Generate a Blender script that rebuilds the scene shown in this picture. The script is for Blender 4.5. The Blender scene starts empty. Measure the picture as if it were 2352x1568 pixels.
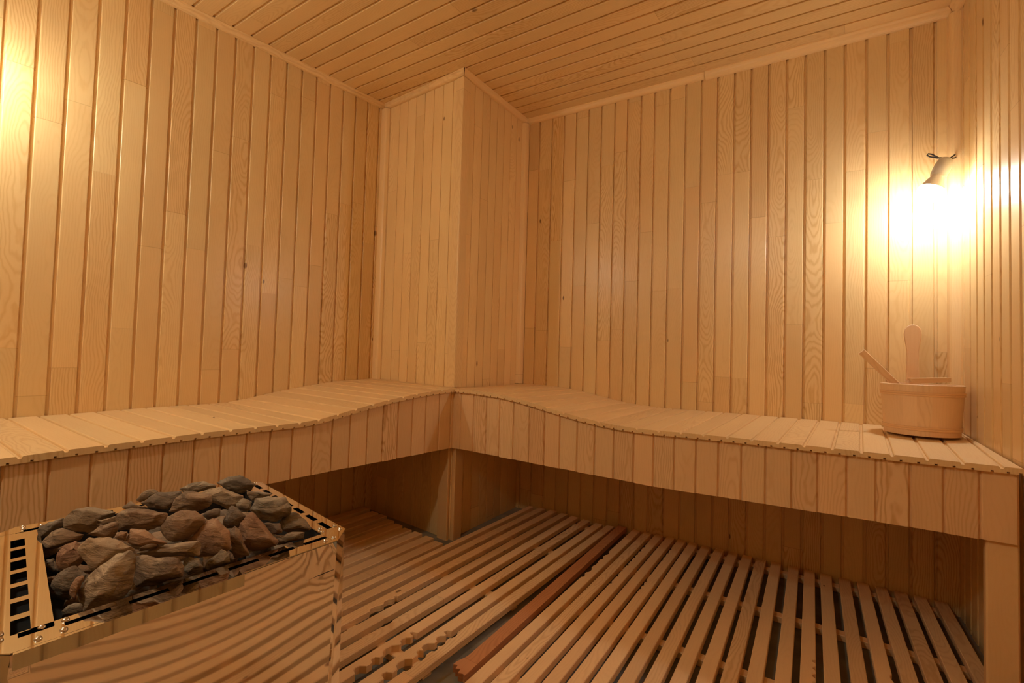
import bpy, bmesh, math, random
from mathutils import Vector, Matrix, noise
random.seed(11)
scene = bpy.context.scene
COL = scene.collection

# ------------------------------------------------------------ camera
YAW, PITCH, ROLL = -0.6216, 0.0337, 0.0284
CAM = Vector((1.6931, -1.8626, 0.932))
fw = Vector((math.sin(YAW)*math.cos(PITCH), math.cos(YAW)*math.cos(PITCH), math.sin(PITCH)))
rt = Vector((math.cos(YAW), -math.sin(YAW), 0)); up = rt.cross(fw)
rt2 = rt*math.cos(ROLL) + up*math.sin(ROLL); up2 = -rt*math.sin(ROLL) + up*math.cos(ROLL)
cd = bpy.data.cameras.new('camera'); cam = bpy.data.objects.new('camera', cd); COL.objects.link(cam)
cd.sensor_width = 36.0; cd.lens = 1115.474/2352*36; cd.clip_start = 0.02
M = Matrix((rt2, up2, -fw)).transposed().to_4x4(); M.translation = CAM
cam.matrix_world = M
scene.camera = cam

# ------------------------------------------------------------ light & exposure
scene.view_settings.view_transform = 'Standard'
scene.view_settings.look = 'None'
scene.view_settings.gamma = 1.0
scene.view_settings.use_curve_mapping = False
scene.view_settings.exposure = 0.22
w = bpy.data.worlds.new('world'); scene.world = w; w.use_nodes = True
w.node_tree.nodes['Background'].inputs[0].default_value = (0.02, 0.015, 0.01, 1)
w.node_tree.nodes['Background'].inputs[1].default_value = 0.0
scene.cycles.max_bounces = 14; scene.cycles.diffuse_bounces = 10; scene.cycles.glossy_bounces = 5
scene.cycles.caustics_reflective = False; scene.cycles.caustics_refractive = False
scene.cycles.sample_clamp_indirect = 6.0
BULB_CORNER = 150.0     # emission strength of the bulb in the right corner
BULB_LEFT = 235.0       # emission strength of the bulb on the left wall
BULB_COL = (1.0, 0.955, 0.80)
BULB_WHITE = (1.0, 0.98, 0.95)
BULB_FILL = 330.0      # emission strength of the added fill bulb, unseen behind the viewer

# ------------------------------------------------------------ room figures
XA, YB, XC, YD, H0 = -0.6881, 0.6641, 2.007, -2.7, 2.4271
YA0, XB0 = 0.0543, -0.0526            # where the column meets left and back wall
def HZ(x, y): return H0 - 0.042*x + 0.0327*y
def wallA(y): return XA + 0.0165*y
def wallC(y): return XC + 0.07*(YB - y)

# ------------------------------------------------------------ materials
def nd(nt, t, **k):
    n = nt.nodes.new(t)
    for a, b in k.items(): setattr(n, a, b)
    return n
def mth(nt, op, a, b=None, c=None, clamp=False):
    n = nd(nt, 'ShaderNodeMath', operation=op); n.use_clamp = clamp
    for i, v in enumerate((a, b, c)):
        if v is None: continue
        if isinstance(v, (int, float)): n.inputs[i].default_value = v
        else: nt.links.new(v, n.inputs[i])
    return n.outputs[0]
def comb(nt, x, y, z=0.0):
    n = nd(nt, 'ShaderNodeCombineXYZ')
    for i, v in enumerate((x, y, z)):
        if isinstance(v, (int, float)): n.inputs[i].default_value = v
        else: nt.links.new(v, n.inputs[i])
    return n.outputs[0]
def mix(nt, f, a, b, mode='MIX'):
    n = nd(nt, 'ShaderNodeMix', data_type='RGBA', blend_type=mode)
    for s, v in ((0, f), (6, a), (7, b)):
        if isinstance(v, (int, float)): n.inputs[s].default_value = v
        elif isinstance(v, tuple): n.inputs[s].default_value = (*v, 1)
        else: nt.links.new(v, n.inputs[s])
    return n.outputs[2]

def wood(name, light, dark, seg=0.55, ring=0.0075, amp=0.75, tint=0.16, rough=0.42, knots=0.20, fibre=0.10, red=0.35, coat=0.0, bump=0.12):
    m = bpy.data.materials.new(name); m.use_nodes = True; nt = m.node_tree; L = nt.links
    bs = nt.nodes['Principled BSDF']
    uv = nd(nt, 'ShaderNodeUVMap', uv_map='UVMap'); sp = nd(nt, 'ShaderNodeSeparateXYZ'); L.new(uv.outputs[0], sp.inputs[0])
    u, v = sp.outputs[0], sp.outputs[1]
    at = nd(nt, 'ShaderNodeAttribute', attribute_name='bd'); s2 = nd(nt, 'ShaderNodeSeparateXYZ'); L.new(at.outputs['Vector'], s2.inputs[0])
    a, a2 = s2.outputs[0], s2.outputs[1]
    vv = mth(nt, 'ADD', v, mth(nt, 'MULTIPLY', a2, 3.7))
    sv = mth(nt, 'DIVIDE', vv, seg)
    sg = mth(nt, 'FLOOR', sv)
    wn = nd(nt, 'ShaderNodeTexWhiteNoise', noise_dimensions='2D'); L.new(comb(nt, sg, mth(nt, 'MULTIPLY', a, 517.3)), wn.inputs['Vector'])
    s3 = nd(nt, 'ShaderNodeSeparateColor'); L.new(wn.outputs['Color'], s3.inputs[0])
    r1, r2, r3 = s3.outputs[0], s3.outputs[1], s3.outputs[2]
    wv = wn.outputs['Value']
    seed = mth(nt, 'ADD', mth(nt, 'MULTIPLY', r2, 40.0), mth(nt, 'MULTIPLY', a, 90.0))
    # heart position across the board and its drift along the board
    n1 = nd(nt, 'ShaderNodeTexNoise', noise_dimensions='2D'); L.new(comb(nt, mth(nt, 'MULTIPLY', v, 1.3), seed), n1.inputs['Vector']); n1.inputs['Scale'].default_value = 1; n1.inputs['Detail'].default_value = 1.5
    n2 = nd(nt, 'ShaderNodeTexNoise', noise_dimensions='3D'); L.new(comb(nt, mth(nt, 'MULTIPLY', u, 14.0), mth(nt, 'MULTIPLY', v, 5.0), seed), n2.inputs['Vector']); n2.inputs['Scale'].default_value = 1; n2.inputs['Detail'].default_value = 3
    c = mth(nt, 'MULTIPLY_ADD', mth(nt, 'SUBTRACT', r1, 0.5), 0.13, 0.04)
    du = mth(nt, 'SUBTRACT', u, c)
    hh = mth(nt, 'MULTIPLY', mth(nt, 'SUBTRACT', n1.outputs[0], 0.40), 0.24)
    rad = mth(nt, 'SQRT', mth(nt, 'ADD', mth(nt, 'MULTIPLY', du, du), mth(nt, 'MULTIPLY', hh, hh)))
    rr = mth(nt, 'ADD', mth(nt, 'DIVIDE', rad, ring), mth(nt, 'MULTIPLY', n2.outputs[0], 5.0))
    sn = mth(nt, 'MULTIPLY_ADD', mth(nt, 'SINE', mth(nt, 'MULTIPLY', rr, 6.2832)), 0.5, 0.5)
    g = mth(nt, 'POWER', sn, 2.2)
    gamp = mth(nt, 'MULTIPLY_ADD', mth(nt, 'MULTIPLY', mth(nt, 'MULTIPLY', r3, r3), r3), amp, amp*0.16)
    n3 = nd(nt, 'ShaderNodeTexNoise', noise_dimensions='3D'); L.new(comb(nt, mth(nt, 'MULTIPLY', u, 420.0), mth(nt, 'MULTIPLY', v, 9.0), seed), n3.inputs['Vector']); n3.inputs['Scale'].default_value = 1; n3.inputs['Detail'].default_value = 2
    n4 = nd(nt, 'ShaderNodeTexNoise', noise_dimensions='3D'); L.new(comb(nt, mth(nt, 'MULTIPLY', u, 9.0), mth(nt, 'MULTIPLY', v, 3.0), seed), n4.inputs['Vector']); n4.inputs['Scale'].default_value = 1; n4.inputs['Detail'].default_value = 2
    f = mth(nt, 'ADD', mth(nt, 'MULTIPLY', g, gamp), mth(nt, 'MULTIPLY', mth(nt, 'SUBTRACT', n3.outputs[0], 0.5), fibre*2), clamp=True)
    f = mth(nt, 'ADD', f, mth(nt, 'MULTIPLY', mth(nt, 'SUBTRACT', n4.outputs[0], 0.45), 0.5), clamp=True)
    col = mix(nt, f, light, dark)
    redd = (light[0]*0.90, light[1]*0.72, light[2]*0.60)
    col = mix(nt, mth(nt, 'MULTIPLY', mth(nt, 'MULTIPLY', wv, wv), red), col, redd)
    tv = mth(nt, 'MULTIPLY_ADD', r2, tint, 1.0 - tint*0.75)
    vm = nd(nt, 'ShaderNodeVectorMath', operation='SCALE'); L.new(col, vm.inputs[0]); L.new(tv, vm.inputs['Scale'])
    col = vm.outputs[0]
    # knots
    vo = nd(nt, 'ShaderNodeTexVoronoi', voronoi_dimensions='3D'); L.new(comb(nt, mth(nt, 'MULTIPLY', u, 9.0), mth(nt, 'MULTIPLY', v, 4.2), mth(nt, 'MULTIPLY', a, 777.0)), vo.inputs['Vector']); vo.inputs['Scale'].default_value = 1
    s5 = nd(nt, 'ShaderNodeSeparateColor'); L.new(vo.outputs['Color'], s5.inputs[0])
    rare = mth(nt, 'LESS_THAN', s5.outputs[0], knots)
    kd = mth(nt, 'SUBTRACT', 1.0, mth(nt, 'DIVIDE', vo.outputs['Distance'], mth(nt, 'MULTIPLY_ADD', s5.outputs[1], 0.07, 0.03)), clamp=True)
    kd = mth(nt, 'MULTIPLY', mth(nt, 'MULTIPLY', kd, 3.0, clamp=True), rare)
    col = mix(nt, mth(nt, 'MULTIPLY', kd, 0.85), col, (dark[0]*0.30, dark[1]*0.22, dark[2]*0.2))
    # butt joint line between lengths
    fr = mth(nt, 'FRACT', sv)
    jl = mth(nt, 'MULTIPLY', mth(nt, 'LESS_THAN', fr, 0.0022/seg), mth(nt, 'MULTIPLY_ADD', r1, 0.35, 0.1))
    col = mix(nt, jl, col, (dark[0]*0.5, dark[1]*0.4, dark[2]*0.35))
    L.new(col, bs.inputs['Base Color'])
    L.new(mth(nt, 'MULTIPLY_ADD', n3.outputs[0], 0.16, rough - 0.08), bs.inputs['Roughness'])
    bs.inputs['Specular IOR Level'].default_value = 0.45
    bs.inputs['Coat Weight'].default_value = coat; bs.inputs['Coat Roughness'].default_value = 0.25
    bp = nd(nt, 'ShaderNodeBump'); bp.inputs['Strength'].default_value = bump; bp.inputs['Distance'].default_value = 0.001
    L.new(mth(nt, 'ADD', mth(nt, 'MULTIPLY', g, gamp), mth(nt, 'MULTIPLY', n3.outputs[0], 0.8)), bp.inputs['Height']); L.new(bp.outputs[0], bs.inputs['Normal'])
    return m

PL, PD = (0.79, 0.595, 0.30), (0.585, 0.355, 0.127)
M_WALL = wood('pine_cladding', PL, PD, coat=0.25, rough=0.38, seg=1.0, red=0.38, tint=0.13)
M_CEIL = wood('pine_ceiling', PL, PD, coat=0.2, amp=0.7, tint=0.12, seg=1.1, red=0.3)
M_PILL = wood('pine_column', (0.83, 0.62, 0.31), PD, amp=0.4, tint=0.10, red=0.2, seg=1.7)
M_BENCH = wood('pine_bench', (0.78, 0.575, 0.30), (0.60, 0.37, 0.155), seg=50.0, amp=0.45, tint=0.10, red=0.15, knots=0.05, rough=0.5)
M_APRON = wood('pine_apron', (0.78, 0.55, 0.30), (0.54, 0.30, 0.12), seg=50.0, amp=0.75, tint=0.14, ring=0.008, knots=0.05, rough=0.5)
M_SLAT = wood('pine_slat', (0.87, 0.63, 0.36), (0.60, 0.345, 0.155), seg=50.0, amp=0.5, tint=0.20, knots=0.5, rough=0.55, red=0.3)
M_RED = wood('red_slat', (0.58, 0.28, 0.13), (0.36, 0.14, 0.06), seg=50.0, amp=0.4, tint=0.05, knots=0.0, rough=0.55)
M_TRIM = wood('pine_trim', (0.83, 0.61, 0.31), (0.66, 0.42, 0.18), seg=2.6, amp=0.4, tint=0.08, knots=0.04, red=0.1, rough=0.4)
M_POST = wood('pine_post', (0.77, 0.53, 0.26), (0.58, 0.33, 0.13), seg=50.0, amp=0.4, tint=0.08, knots=0.04, rough=0.5)
M_PAIL = wood('aspen_pail', (0.80, 0.58, 0.35), (0.63, 0.40, 0.20), seg=50.0, amp=0.45, tint=0.08, knots=0.0, rough=0.5, ring=0.009)
M_HOOP = wood('pail_hoop', (0.78, 0.54, 0.30), (0.58, 0.34, 0.16), seg=50.0, amp=0.3, tint=0.04, knots=0.0, rough=0.5)

def plain(name, col, rough=0.5, metal=0.0, emit=None, strength=0.0):
    m = bpy.data.materials.new(name); m.use_nodes = True; b = m.node_tree.nodes['Principled BSDF']
    b.inputs['Base Color'].default_value = (*col, 1); b.inputs['Roughness'].default_value = rough; b.inputs['Metallic'].default_value = metal
    if emit: b.inputs['Emission Color'].default_value = (*emit, 1); b.inputs['Emission Strength'].default_value = strength
    return m
def noisy(name, c1, c2, scale, rough, bump, detail=6, metal=0.0):
    m = plain(name, c1, rough, metal); nt = m.node_tree; b = nt.nodes['Principled BSDF']
    tc = nd(nt, 'ShaderNodeTexCoord'); n = nd(nt, 'ShaderNodeTexNoise'); n.inputs['Scale'].default_value = scale; n.inputs['Detail'].default_value = detail
    nt.links.new(tc.outputs['Object'], n.inputs['Vector'])
    cr = nd(nt, 'ShaderNodeMapRange'); cr.inputs['From Min'].default_value = 0.35; cr.inputs['From Max'].default_value = 0.65; nt.links.new(n.outputs[0], cr.inputs['Value'])
    nt.links.new(mix(nt, cr.outputs[0], c1, c2), b.inputs['Base Color'])
    bp = nd(nt, 'ShaderNodeBump'); bp.inputs['Strength'].default_value = bump; bp.inputs['Distance'].default_value = 0.004
    nt.links.new(n.outputs[0], bp.inputs['Height']); nt.links.new(bp.outputs[0], b.inputs['Normal'])
    return m
M_STEEL = plain('polished_steel', (0.80, 0.76, 0.70), 0.035, 1.0)
M_STEEL2 = plain('brushed_steel', (0.72, 0.68, 0.63), 0.22, 1.0)
M_DARK = plain('dark_steel', (0.009, 0.007, 0.006), 0.9, 0.0)  # near-black matt base colour for the heater's basket and legs
M_FLOOR = noisy('grey_concrete', (0.30, 0.29, 0.24), (0.20, 0.19, 0.16), 9, 0.8, 0.2)
M_SOCKET = plain('grey_plastic', (0.62, 0.60, 0.55), 0.4)
M_WIRE = plain('dark_cable', (0.05, 0.05, 0.06), 0.5)
def bulbmat(name, strength):
    return plain(name, (0.9, 0.9, 0.85), 0.3, 0, BULB_COL, strength)
def stonemat(name, c1, c2, c3):
    m = plain(name, c1, 0.85); nt = m.node_tree; b = nt.nodes['Principled BSDF']; L = nt.links
    tc = nd(nt, 'ShaderNodeTexCoord'); oi = nd(nt, 'ShaderNodeObjectInfo')
    va = nd(nt, 'ShaderNodeVectorMath', operation='ADD'); L.new(tc.outputs['Object'], va.inputs[0]); L.new(oi.outputs['Location'], va.inputs[1])
    mp = nd(nt, 'ShaderNodeMapping'); mp.inputs['Scale'].default_value = (1, 1, 2.6); L.new(va.outputs[0], mp.inputs[0])
    n = nd(nt, 'ShaderNodeTexNoise'); n.inputs['Scale'].default_value = 26; n.inputs['Detail'].default_value = 9; n.inputs['Roughness'].default_value = 0.65; n.inputs['Distortion'].default_value = 0.6; L.new(mp.outputs[0], n.inputs['Vector'])
    n2 = nd(nt, 'ShaderNodeTexNoise'); n2.inputs['Scale'].default_value = 9; n2.inputs['Detail'].default_value = 3; L.new(va.outputs[0], n2.inputs['Vector'])
    m1 = nd(nt, 'ShaderNodeMapRange'); m1.inputs['From Min'].default_value = 0.42; m1.inputs['From Max'].default_value = 0.58; L.new(n.outputs[0], m1.inputs['Value'])
    m2 = nd(nt, 'ShaderNodeMapRange'); m2.inputs['From Min'].default_value = 0.46; m2.inputs['From Max'].default_value = 0.66; L.new(n2.outputs[0], m2.inputs['Value'])
    col = mix(nt, m1.outputs[0], c1, c2); col = mix(nt, m2.outputs[0], col, c3)
    L.new(col, b.inputs['Base Color'])
    n3 = nd(nt, 'ShaderNodeTexNoise'); n3.inputs['Scale'].default_value = 90; n3.inputs['Detail'].default_value = 6; L.new(mp.outputs[0], n3.inputs['Vector'])
    bp = nd(nt, 'ShaderNodeBump'); bp.inputs['Strength'].default_value = 0.7; bp.inputs['Distance'].default_value = 0.004
    L.new(mth(nt, 'MULTIPLY_ADD', n.outputs[0], 2.6, mth(nt, 'MULTIPLY', n3.outputs[0], 1.0)), bp.inputs['Height']); L.new(bp.outputs[0], b.inputs['Normal'])
    return m
M_ST = {'g': stonemat('grey_stone', (0.40, 0.34, 0.26), (0.20, 0.165, 0.12), (0.30, 0.23, 0.155)),
        'b': stonemat('brown_stone', (0.38, 0.29, 0.20), (0.18, 0.13, 0.09), (0.30, 0.19, 0.115)),
        'r': stonemat('reddish_stone', (0.36, 0.22, 0.14), (0.21, 0.105, 0.065), (0.42, 0.27, 0.17)),
        'd': stonemat('dark_stone', (0.26, 0.225, 0.18), (0.14, 0.115, 0.09), (0.20, 0.15, 0.11)),
        'p': stonemat('pale_stone', (0.52, 0.42, 0.30), (0.27, 0.205, 0.14), (0.42, 0.31, 0.20))}

# ------------------------------------------------------------ mesh helpers
class MB:
    def __init__(s): s.v = []; s.f = []; s.uv = []; s.bd = []; s.mi = []
    def face(s, pts, uvs, bd=(0.3, 0.3, 0.3), mi=0):
        i = len(s.v); s.v += [tuple(p) for p in pts]; s.f.append(tuple(range(i, i+len(pts)))); s.uv += list(uvs); s.bd.append(bd); s.mi.append(mi)
    def build(s, name, mats, parent=None, loc=(0, 0, 0), smooth=False, weld=True):
        loc = Vector(loc)
        me = bpy.data.meshes.new(name); me.from_pydata([tuple(Vector(p)-loc) for p in s.v], [], s.f)
        uvl = me.uv_layers.new(name='UVMap'); at = me.attributes.new('bd', 'FLOAT_VECTOR', 'FACE')
        uvl.data.foreach_set('uv', [c for q in s.uv for c in q])
        at.data.foreach_set('vector', [c for q in s.bd for c in q])
        for m in (mats if isinstance(mats, (list, tuple)) else [mats]): me.materials.append(m)
        me.polygons.foreach_set('material_index', s.mi)
        if weld:
            bm = bmesh.new(); bm.from_mesh(me); bmesh.ops.remove_doubles(bm, verts=bm.verts, dist=1e-5)
            bm.to_mesh(me); bm.free()
        if smooth: me.shade_smooth()
        o = bpy.data.objects.new(name, me); COL.objects.link(o)
        if parent is not None:
            o.parent = parent; o.location = loc - parent.location
        else: o.location = loc
        return o
def rb(): return (random.random(), random.random(), random.random())
def tag(o, label=None, cat=None, group=None, kind=None):
    if label: o['label'] = label
    if cat: o['category'] = cat
    if group: o['group'] = group
    if kind: o['kind'] = kind
    return o
def empty(name, loc):
    o = bpy.data.objects.new(name, None); COL.objects.link(o); o.location = loc; o.empty_display_size = 0.05; return o

def loft(mb, prof, basef, p0f, p1f, bd, closed=True, caps=True, uoff=0.0, nseg=1, mi=0):
    """prof: list of (a, b) section points; p0f/p1f(a, b) give the two end points of the line swept from that section point."""
    n = len(prof); idx = range(n if closed else n-1)
    acc = [0.0]
    for i in range(n): 
        j = (i+1) % n; acc.append(acc[-1] + math.dist(prof[i], prof[j]))
    for i in idx:
        j = (i+1) % n
        A0, A1 = Vector(p0f(*prof[i])), Vector(p1f(*prof[i])); B0, B1 = Vector(p0f(*prof[j])), Vector(p1f(*prof[j]))
        l = (A1-A0).length
        ua = prof[i][0]+uoff; ub = prof[j][0]+uoff
        if abs(ua-ub) < 1e-4: ub = ua + (acc[i+1]-acc[i])
        for k in range(nseg):
            t0, t1 = k/nseg, (k+1)/nseg
            mb.face([A0.lerp(A1, t0), B0.lerp(B1, t0), B0.lerp(B1, t1), A0.lerp(A1, t1)], [(ua, l*t0), (ub, l*t0), (ub, l*t1), (ua, l*t1)], bd, mi)
    if closed and caps:
        P = [Vector(p0f(*q)) for q in prof]; mb.face(P[::-1], [(q[0], q[1]) for q in prof[::-1]], bd, mi)
        P = [Vector(p1f(*q)) for q in prof]; mb.face(P, [(q[0], q[1]) for q in prof], bd, mi)

def box(mb, p0, ex, ey, ez, bd=None, grain='z', mi=0, bev=0.0):
    """box from corner p0 with three edge vectors; grain tells along which edge the wood grain runs"""
    bd = bd or rb(); p0, ex, ey, ez = map(Vector, (p0, ex, ey, ez))
    if grain == 'x': a, b, c = ey, ez, ex
    elif grain == 'y': a, b, c = ez, ex, ey
    else: a, b, c = ex, ey, ez
    la, lb = a.length, b.length
    if bev:
        e = bev; pr = [(e, 0), (la-e, 0), (la, e), (la, lb-e), (la-e, lb), (e, lb), (0, lb-e), (0, e)]
    else: pr = [(0, 0), (la, 0), (la, lb), (0, lb)]
    an, bn = a.normalized(), b.normalized()
    loft(mb, pr, None, lambda s, t: p0+an*s+bn*t, lambda s, t: p0+an*s+bn*t+c, bd, mi=mi)
def tube(mb, pts, r, n=10, bd=(.3, .3, .3), caps=True):
    pts = [Vector(p) for p in pts]; rings = []
    rr = r if isinstance(r, (list, tuple)) else [r]*len(pts)
    t = (pts[1]-pts[0]).normalized(); a = t.orthogonal().normalized()
    for i, p in enumerate(pts):
        t = (pts[min(i+1, len(pts)-1)]-pts[max(i-1, 0)]).normalized()
        a = (a - t*a.dot(t)).normalized(); b = t.cross(a)
        rings.append([p+(a*math.cos(2*math.pi*k/n)+b*math.sin(2*math.pi*k/n))*rr[i] for k in range(n)])
    for i in range(len(rings)-1):
        for k in range(n):
            q = (k+1) % n
            mb.face([rings[i][k], rings[i][q], rings[i+1][q], rings[i+1][k]], [(k/n*.1, i*.01), (q/n*.1, i*.01), (q/n*.1, i*.01+.01), (k/n*.1, i*.01+.01)], bd)
    if caps:
        mb.face(rings[0][::-1], [(0, 0)]*n, bd); mb.face(rings[-1], [(0, 0)]*n, bd)
def lathe(mb, prof, org, axis, n=32, bd=(.3, .3, .3)):
    """prof: (radius, height along axis)"""
    axis = Vector(axis).normalized(); a = axis.orthogonal().normalized(); b = axis.cross(a); org = Vector(org)
    R = [[org+axis*h+(a*math.cos(2*math.pi*k/n)+b*math.sin(2*math.pi*k/n))*max(r, 1e-5) for k in range(n)] for r, h in prof]
    for i in range(len(R)-1):
        for k in range(n):
            q = (k+1) % n
            mb.face([R[i][k], R[i][q], R[i+1][q], R[i+1][k]], [(k*.01, prof[i][1]), (q*.01, prof[i][1]), (q*.01, prof[i+1][1]), (k*.01, prof[i+1][1])], bd)

# ------------------------------------------------------------ cladding
GV = 0.0082
def prof_open(w, g=0.0096, d=0.0085, r=0.0028):
    """visible face of one cladding board: half groove, rounded shoulder, flat, shoulder, half groove (depth positive = into the wall)"""
    h = g/2
    P = [(0, d), (h, d), (h+.0003, d*0.45)]
    d = d*0.6
    for k in range(1, 5):
        t = k/4*math.pi/2; P.append((h + r*(1-math.cos(t)), d*0.75*(1-math.sin(t))))
    Q = [(w-a, b) for a, b in P[::-1]]
    return P+Q
def cladding(mb, bounds, org, across, inward, alongf0, alongf1, **kw):
    """bounds: positions along 'across' of the groove centres; the board face lies at depth 0, grooves go along -inward"""
    across, inward = Vector(across), Vector(inward)
    for s0, s1 in zip(bounds[:-1], bounds[1:]):
        bd = rb(); pr = prof_open(s1-s0, **kw)
        f0 = lambda a, b: alongf0(org + across*(s0+a) - inward*b)
        f1 = lambda a, b: alongf1(org + across*(s0+a) - inward*b)
        loft(mb, pr, None, f0, f1, bd, closed=False)
def zset(z): return lambda p: Vector((p.x, p.y, z))
def ztop(dz=0.0): return lambda p: Vector((p.x, p.y, HZ(p.x, p.y)+dz))

# ============================================================ THE SETTING
ZUP = 0.0
# back wall (carries the corner lamp)
mb = MB(); PB = 0.0800
bs = [0.0 + PB*0.0]
bs = [-0.1, -0.0287, 0.0545, 0.1454, 0.2313, 0.3132, 0.3957, 0.4776, 0.5598, 0.6353, 0.714, 0.79, 0.872, 0.9543, 1.0328, 1.1109, 1.1891, 1.2644, 1.3397, 1.4142, 1.4885, 1.5631, 1.6371, 1.7128, 1.7864, 1.8612, 1.9368, 2.0128, 2.09]
cladding(mb, bs, Vector((0, YB, 0)), (1, 0, 0), (0, -1, 0), zset(0), ztop())
mb.face([(-.15, YB+.03, -.02), (2.12, YB+.03, -.02), (2.12, YB+.03, 2.5), (-.15, YB+.03, 2.5)], [(0, 0)]*4)
tag(mb.build('wall_back', M_WALL), kind='structure')
# left wall
mb = MB()
ba = [-1.4819+0.0828*k for k in range(-15, 20)]
cladding(mb, ba, Vector((XA, 0, 0)), (0.0165, 1, 0), (1, -0.0165, 0), zset(0), ztop())
mb.face([(wallA(-2.75)-.03, -2.75, -.02), (wallA(.15)-.03, .15, -.02), (wallA(.15)-.03, .15, 2.55), (wallA(-2.75)-.03, -2.75, 2.55)], [(0, 0)]*4)
tag(mb.build('wall_left', M_WALL), kind='structure')
# right wall: narrower boards with deep square grooves
mb = MB()
bc = [0.683-0.0827*k for k in range(0, 42)][::-1]
def prof_deep(w):
    h = 0.0065; d = 0.012
    return [(0, d+.012), (.001, d+.012), (.001, d), (h, d), (h, .003), (h+.001, .001), (h+.003, 0), (w-h-.003, 0), (w-h-.001, .001), (w-h, .003), (w-h, d), (w-.001, d), (w-.001, d+.012), (w, d+.012)]
nC = Vector((-1, -0.07, 0)).normalized(); aC = Vector((-0.07, 1, 0)); oC = Vector((XC+0.07*YB, 0, 0))
for s0, s1 in zip(bc[:-1], bc[1:]):
    loft(mb, prof_deep(s1-s0), None, lambda a, b: zset(0)(oC+aC*(s0+a)-nC*b), lambda a, b: ztop()(oC+aC*(s0+a)-nC*b), rb(), closed=False)
mb.face([(wallC(-2.75)+.035, -2.75, -.02), (wallC(.7)+.035, .7, -.02), (wallC(.7)+.035, .7, 2.5), (wallC(-2.75)+.035, -2.75, 2.5)], [(0, 0)]*4)
tag(mb.build('wall_right', M_WALL), kind='structure')
# wall behind the viewer
mb = MB(); cladding(mb, [-0.76+0.0828*k for k in range(38)], Vector((0, YD, 0)), (1, 0, 0), (0, 1, 0), zset(0), ztop())
mb.face([(-.8, YD-.03, -.02), (2.4, YD-.03, -.02), (2.4, YD-.03, 2.6), (-.8, YD-.03, 2.6)], [(0, 0)]*4)
tag(mb.build('wall_front', M_WALL), kind='structure')
# boxed-in column in the corner: two clad faces
mb = MB()
dl = Vector((XA, YA0, 0)); vL = (Vector((0, 0, 0))-dl); lL = vL.length; vL.normalize(); nL = Vector((vL.y, -vL.x, 0))
bl = [0, 0.055] + [0.147 + 0.0775*k for k in range(7)]; bl.append(lL)
cladding(mb, bl, dl, vL, nL, zset(0), ztop(), g=0.0030, d=0.006, r=0.002)
tag(mb.build('wall_column_left', M_PILL), kind='structure')
mb = MB()
vR = Vector((XB0, YB, 0)); lR = vR.length; vR.normalize(); nR = Vector((vR.y, -vR.x, 0))
br = [0, 0.03] + [0.1069 + 0.0752*k for k in range(7)]; br.append(lR)
cladding(mb, br, Vector((0, 0, 0)), vR, nR, zset(0), ztop(), g=0.0030, d=0.006, r=0.002)
tag(mb.build('wall_column_right', M_PILL), kind='structure')
# ceiling boards run parallel to the back wall
mb = MB()
bcy = [-0.0185+0.0830*k for k in range(-33, 10)]
for s0, s1 in zip(bcy[:-1], bcy[1:]):
    bd = rb()
    def cp(x, b, a, s0=s0): return Vector((x, s0+a, HZ(x, s0+a)+b))
    loft(mb, prof_open(s1-s0), None, lambda a, b: cp(-0.78, b, a), lambda a, b: cp(2.3, b, a), bd, closed=False)
mb.face([(-.8, -2.8, 2.62), (2.4, -2.8, 2.62), (2.4, .8, 2.62), (-.8, .8, 2.62)], [(0, 0)]*4)
tag(mb.build('ceiling', M_CEIL), kind='structure')
mb = MB(); mb.face([(-.8, -2.8, 0), (2.4, -2.8, 0), (2.4, .8, 0), (-.8, .8, 0)], [(0, 0)]*4)
tag(mb.build('floor', M_FLOOR), kind='structure')

# ceiling cove strips
def cove(mb, P0, P1, n0, n1=None, leg=0.0285, m0=0.0, m1=0.0):
    """strip along P0-P1 in the angle of wall and ceiling; n0 points into the room; m0/m1: mitre slope at the ends"""
    n0 = Vector(n0).normalized(); P0, P1 = Vector(P0), Vector(P1); al = (P1-P0).normalized()
    L_ = leg; q = L_*0.18
    pr = [(0.0, 0.0), (0.0, -L_), (q, -L_)]
    for k in range(1, 6):
        t = k/6*math.pi/2
        pr.append((q+(L_-2*q+.0)*math.sin(t)*1.0, -L_+(L_-q)*(1-math.cos(t))))
    pr += [(L_, -q), (L_, 0.0)]
    bd = rb()
    loft(mb, pr, None, lambda a, b: P0+n0*a+Vector((0, 0, b))+al*(a*m0), lambda a, b: P1+n0*a+Vector((0, 0, b))+al*(a*m1), bd)
def hp(x, y, d=0.0): return (x, y, HZ(x, y)+d)
tr = []
mb = MB(); cove(mb, hp(wallA(-2.7), -2.7), hp(XA, YA0), (1, -.0165, 0), m0=1, m1=-1); tr.append(mb)
mb = MB(); cove(mb, hp(XA, YA0), hp(0, 0), nL, m0=1, m1=1); tr.append(mb)
mb = MB(); cove(mb, hp(0, 0), hp(XB0, YB), nR, m0=-1, m1=-1); tr.append(mb)
mb = MB(); cove(mb, hp(XB0, YB), hp(1.05, YB), (0, -1, 0), m0=1, m1=0, leg=0.0285); cove(mb, hp(1.052, YB), hp(XC, YB), (0, -1, 0), m0=0, m1=-1, leg=0.034); tr.append(mb)
mb = MB(); cove(mb, hp(XC, YB), hp(wallC(-2.7), -2.7), nC, m0=1, m1=-1, leg=0.034); tr.append(mb)
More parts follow.
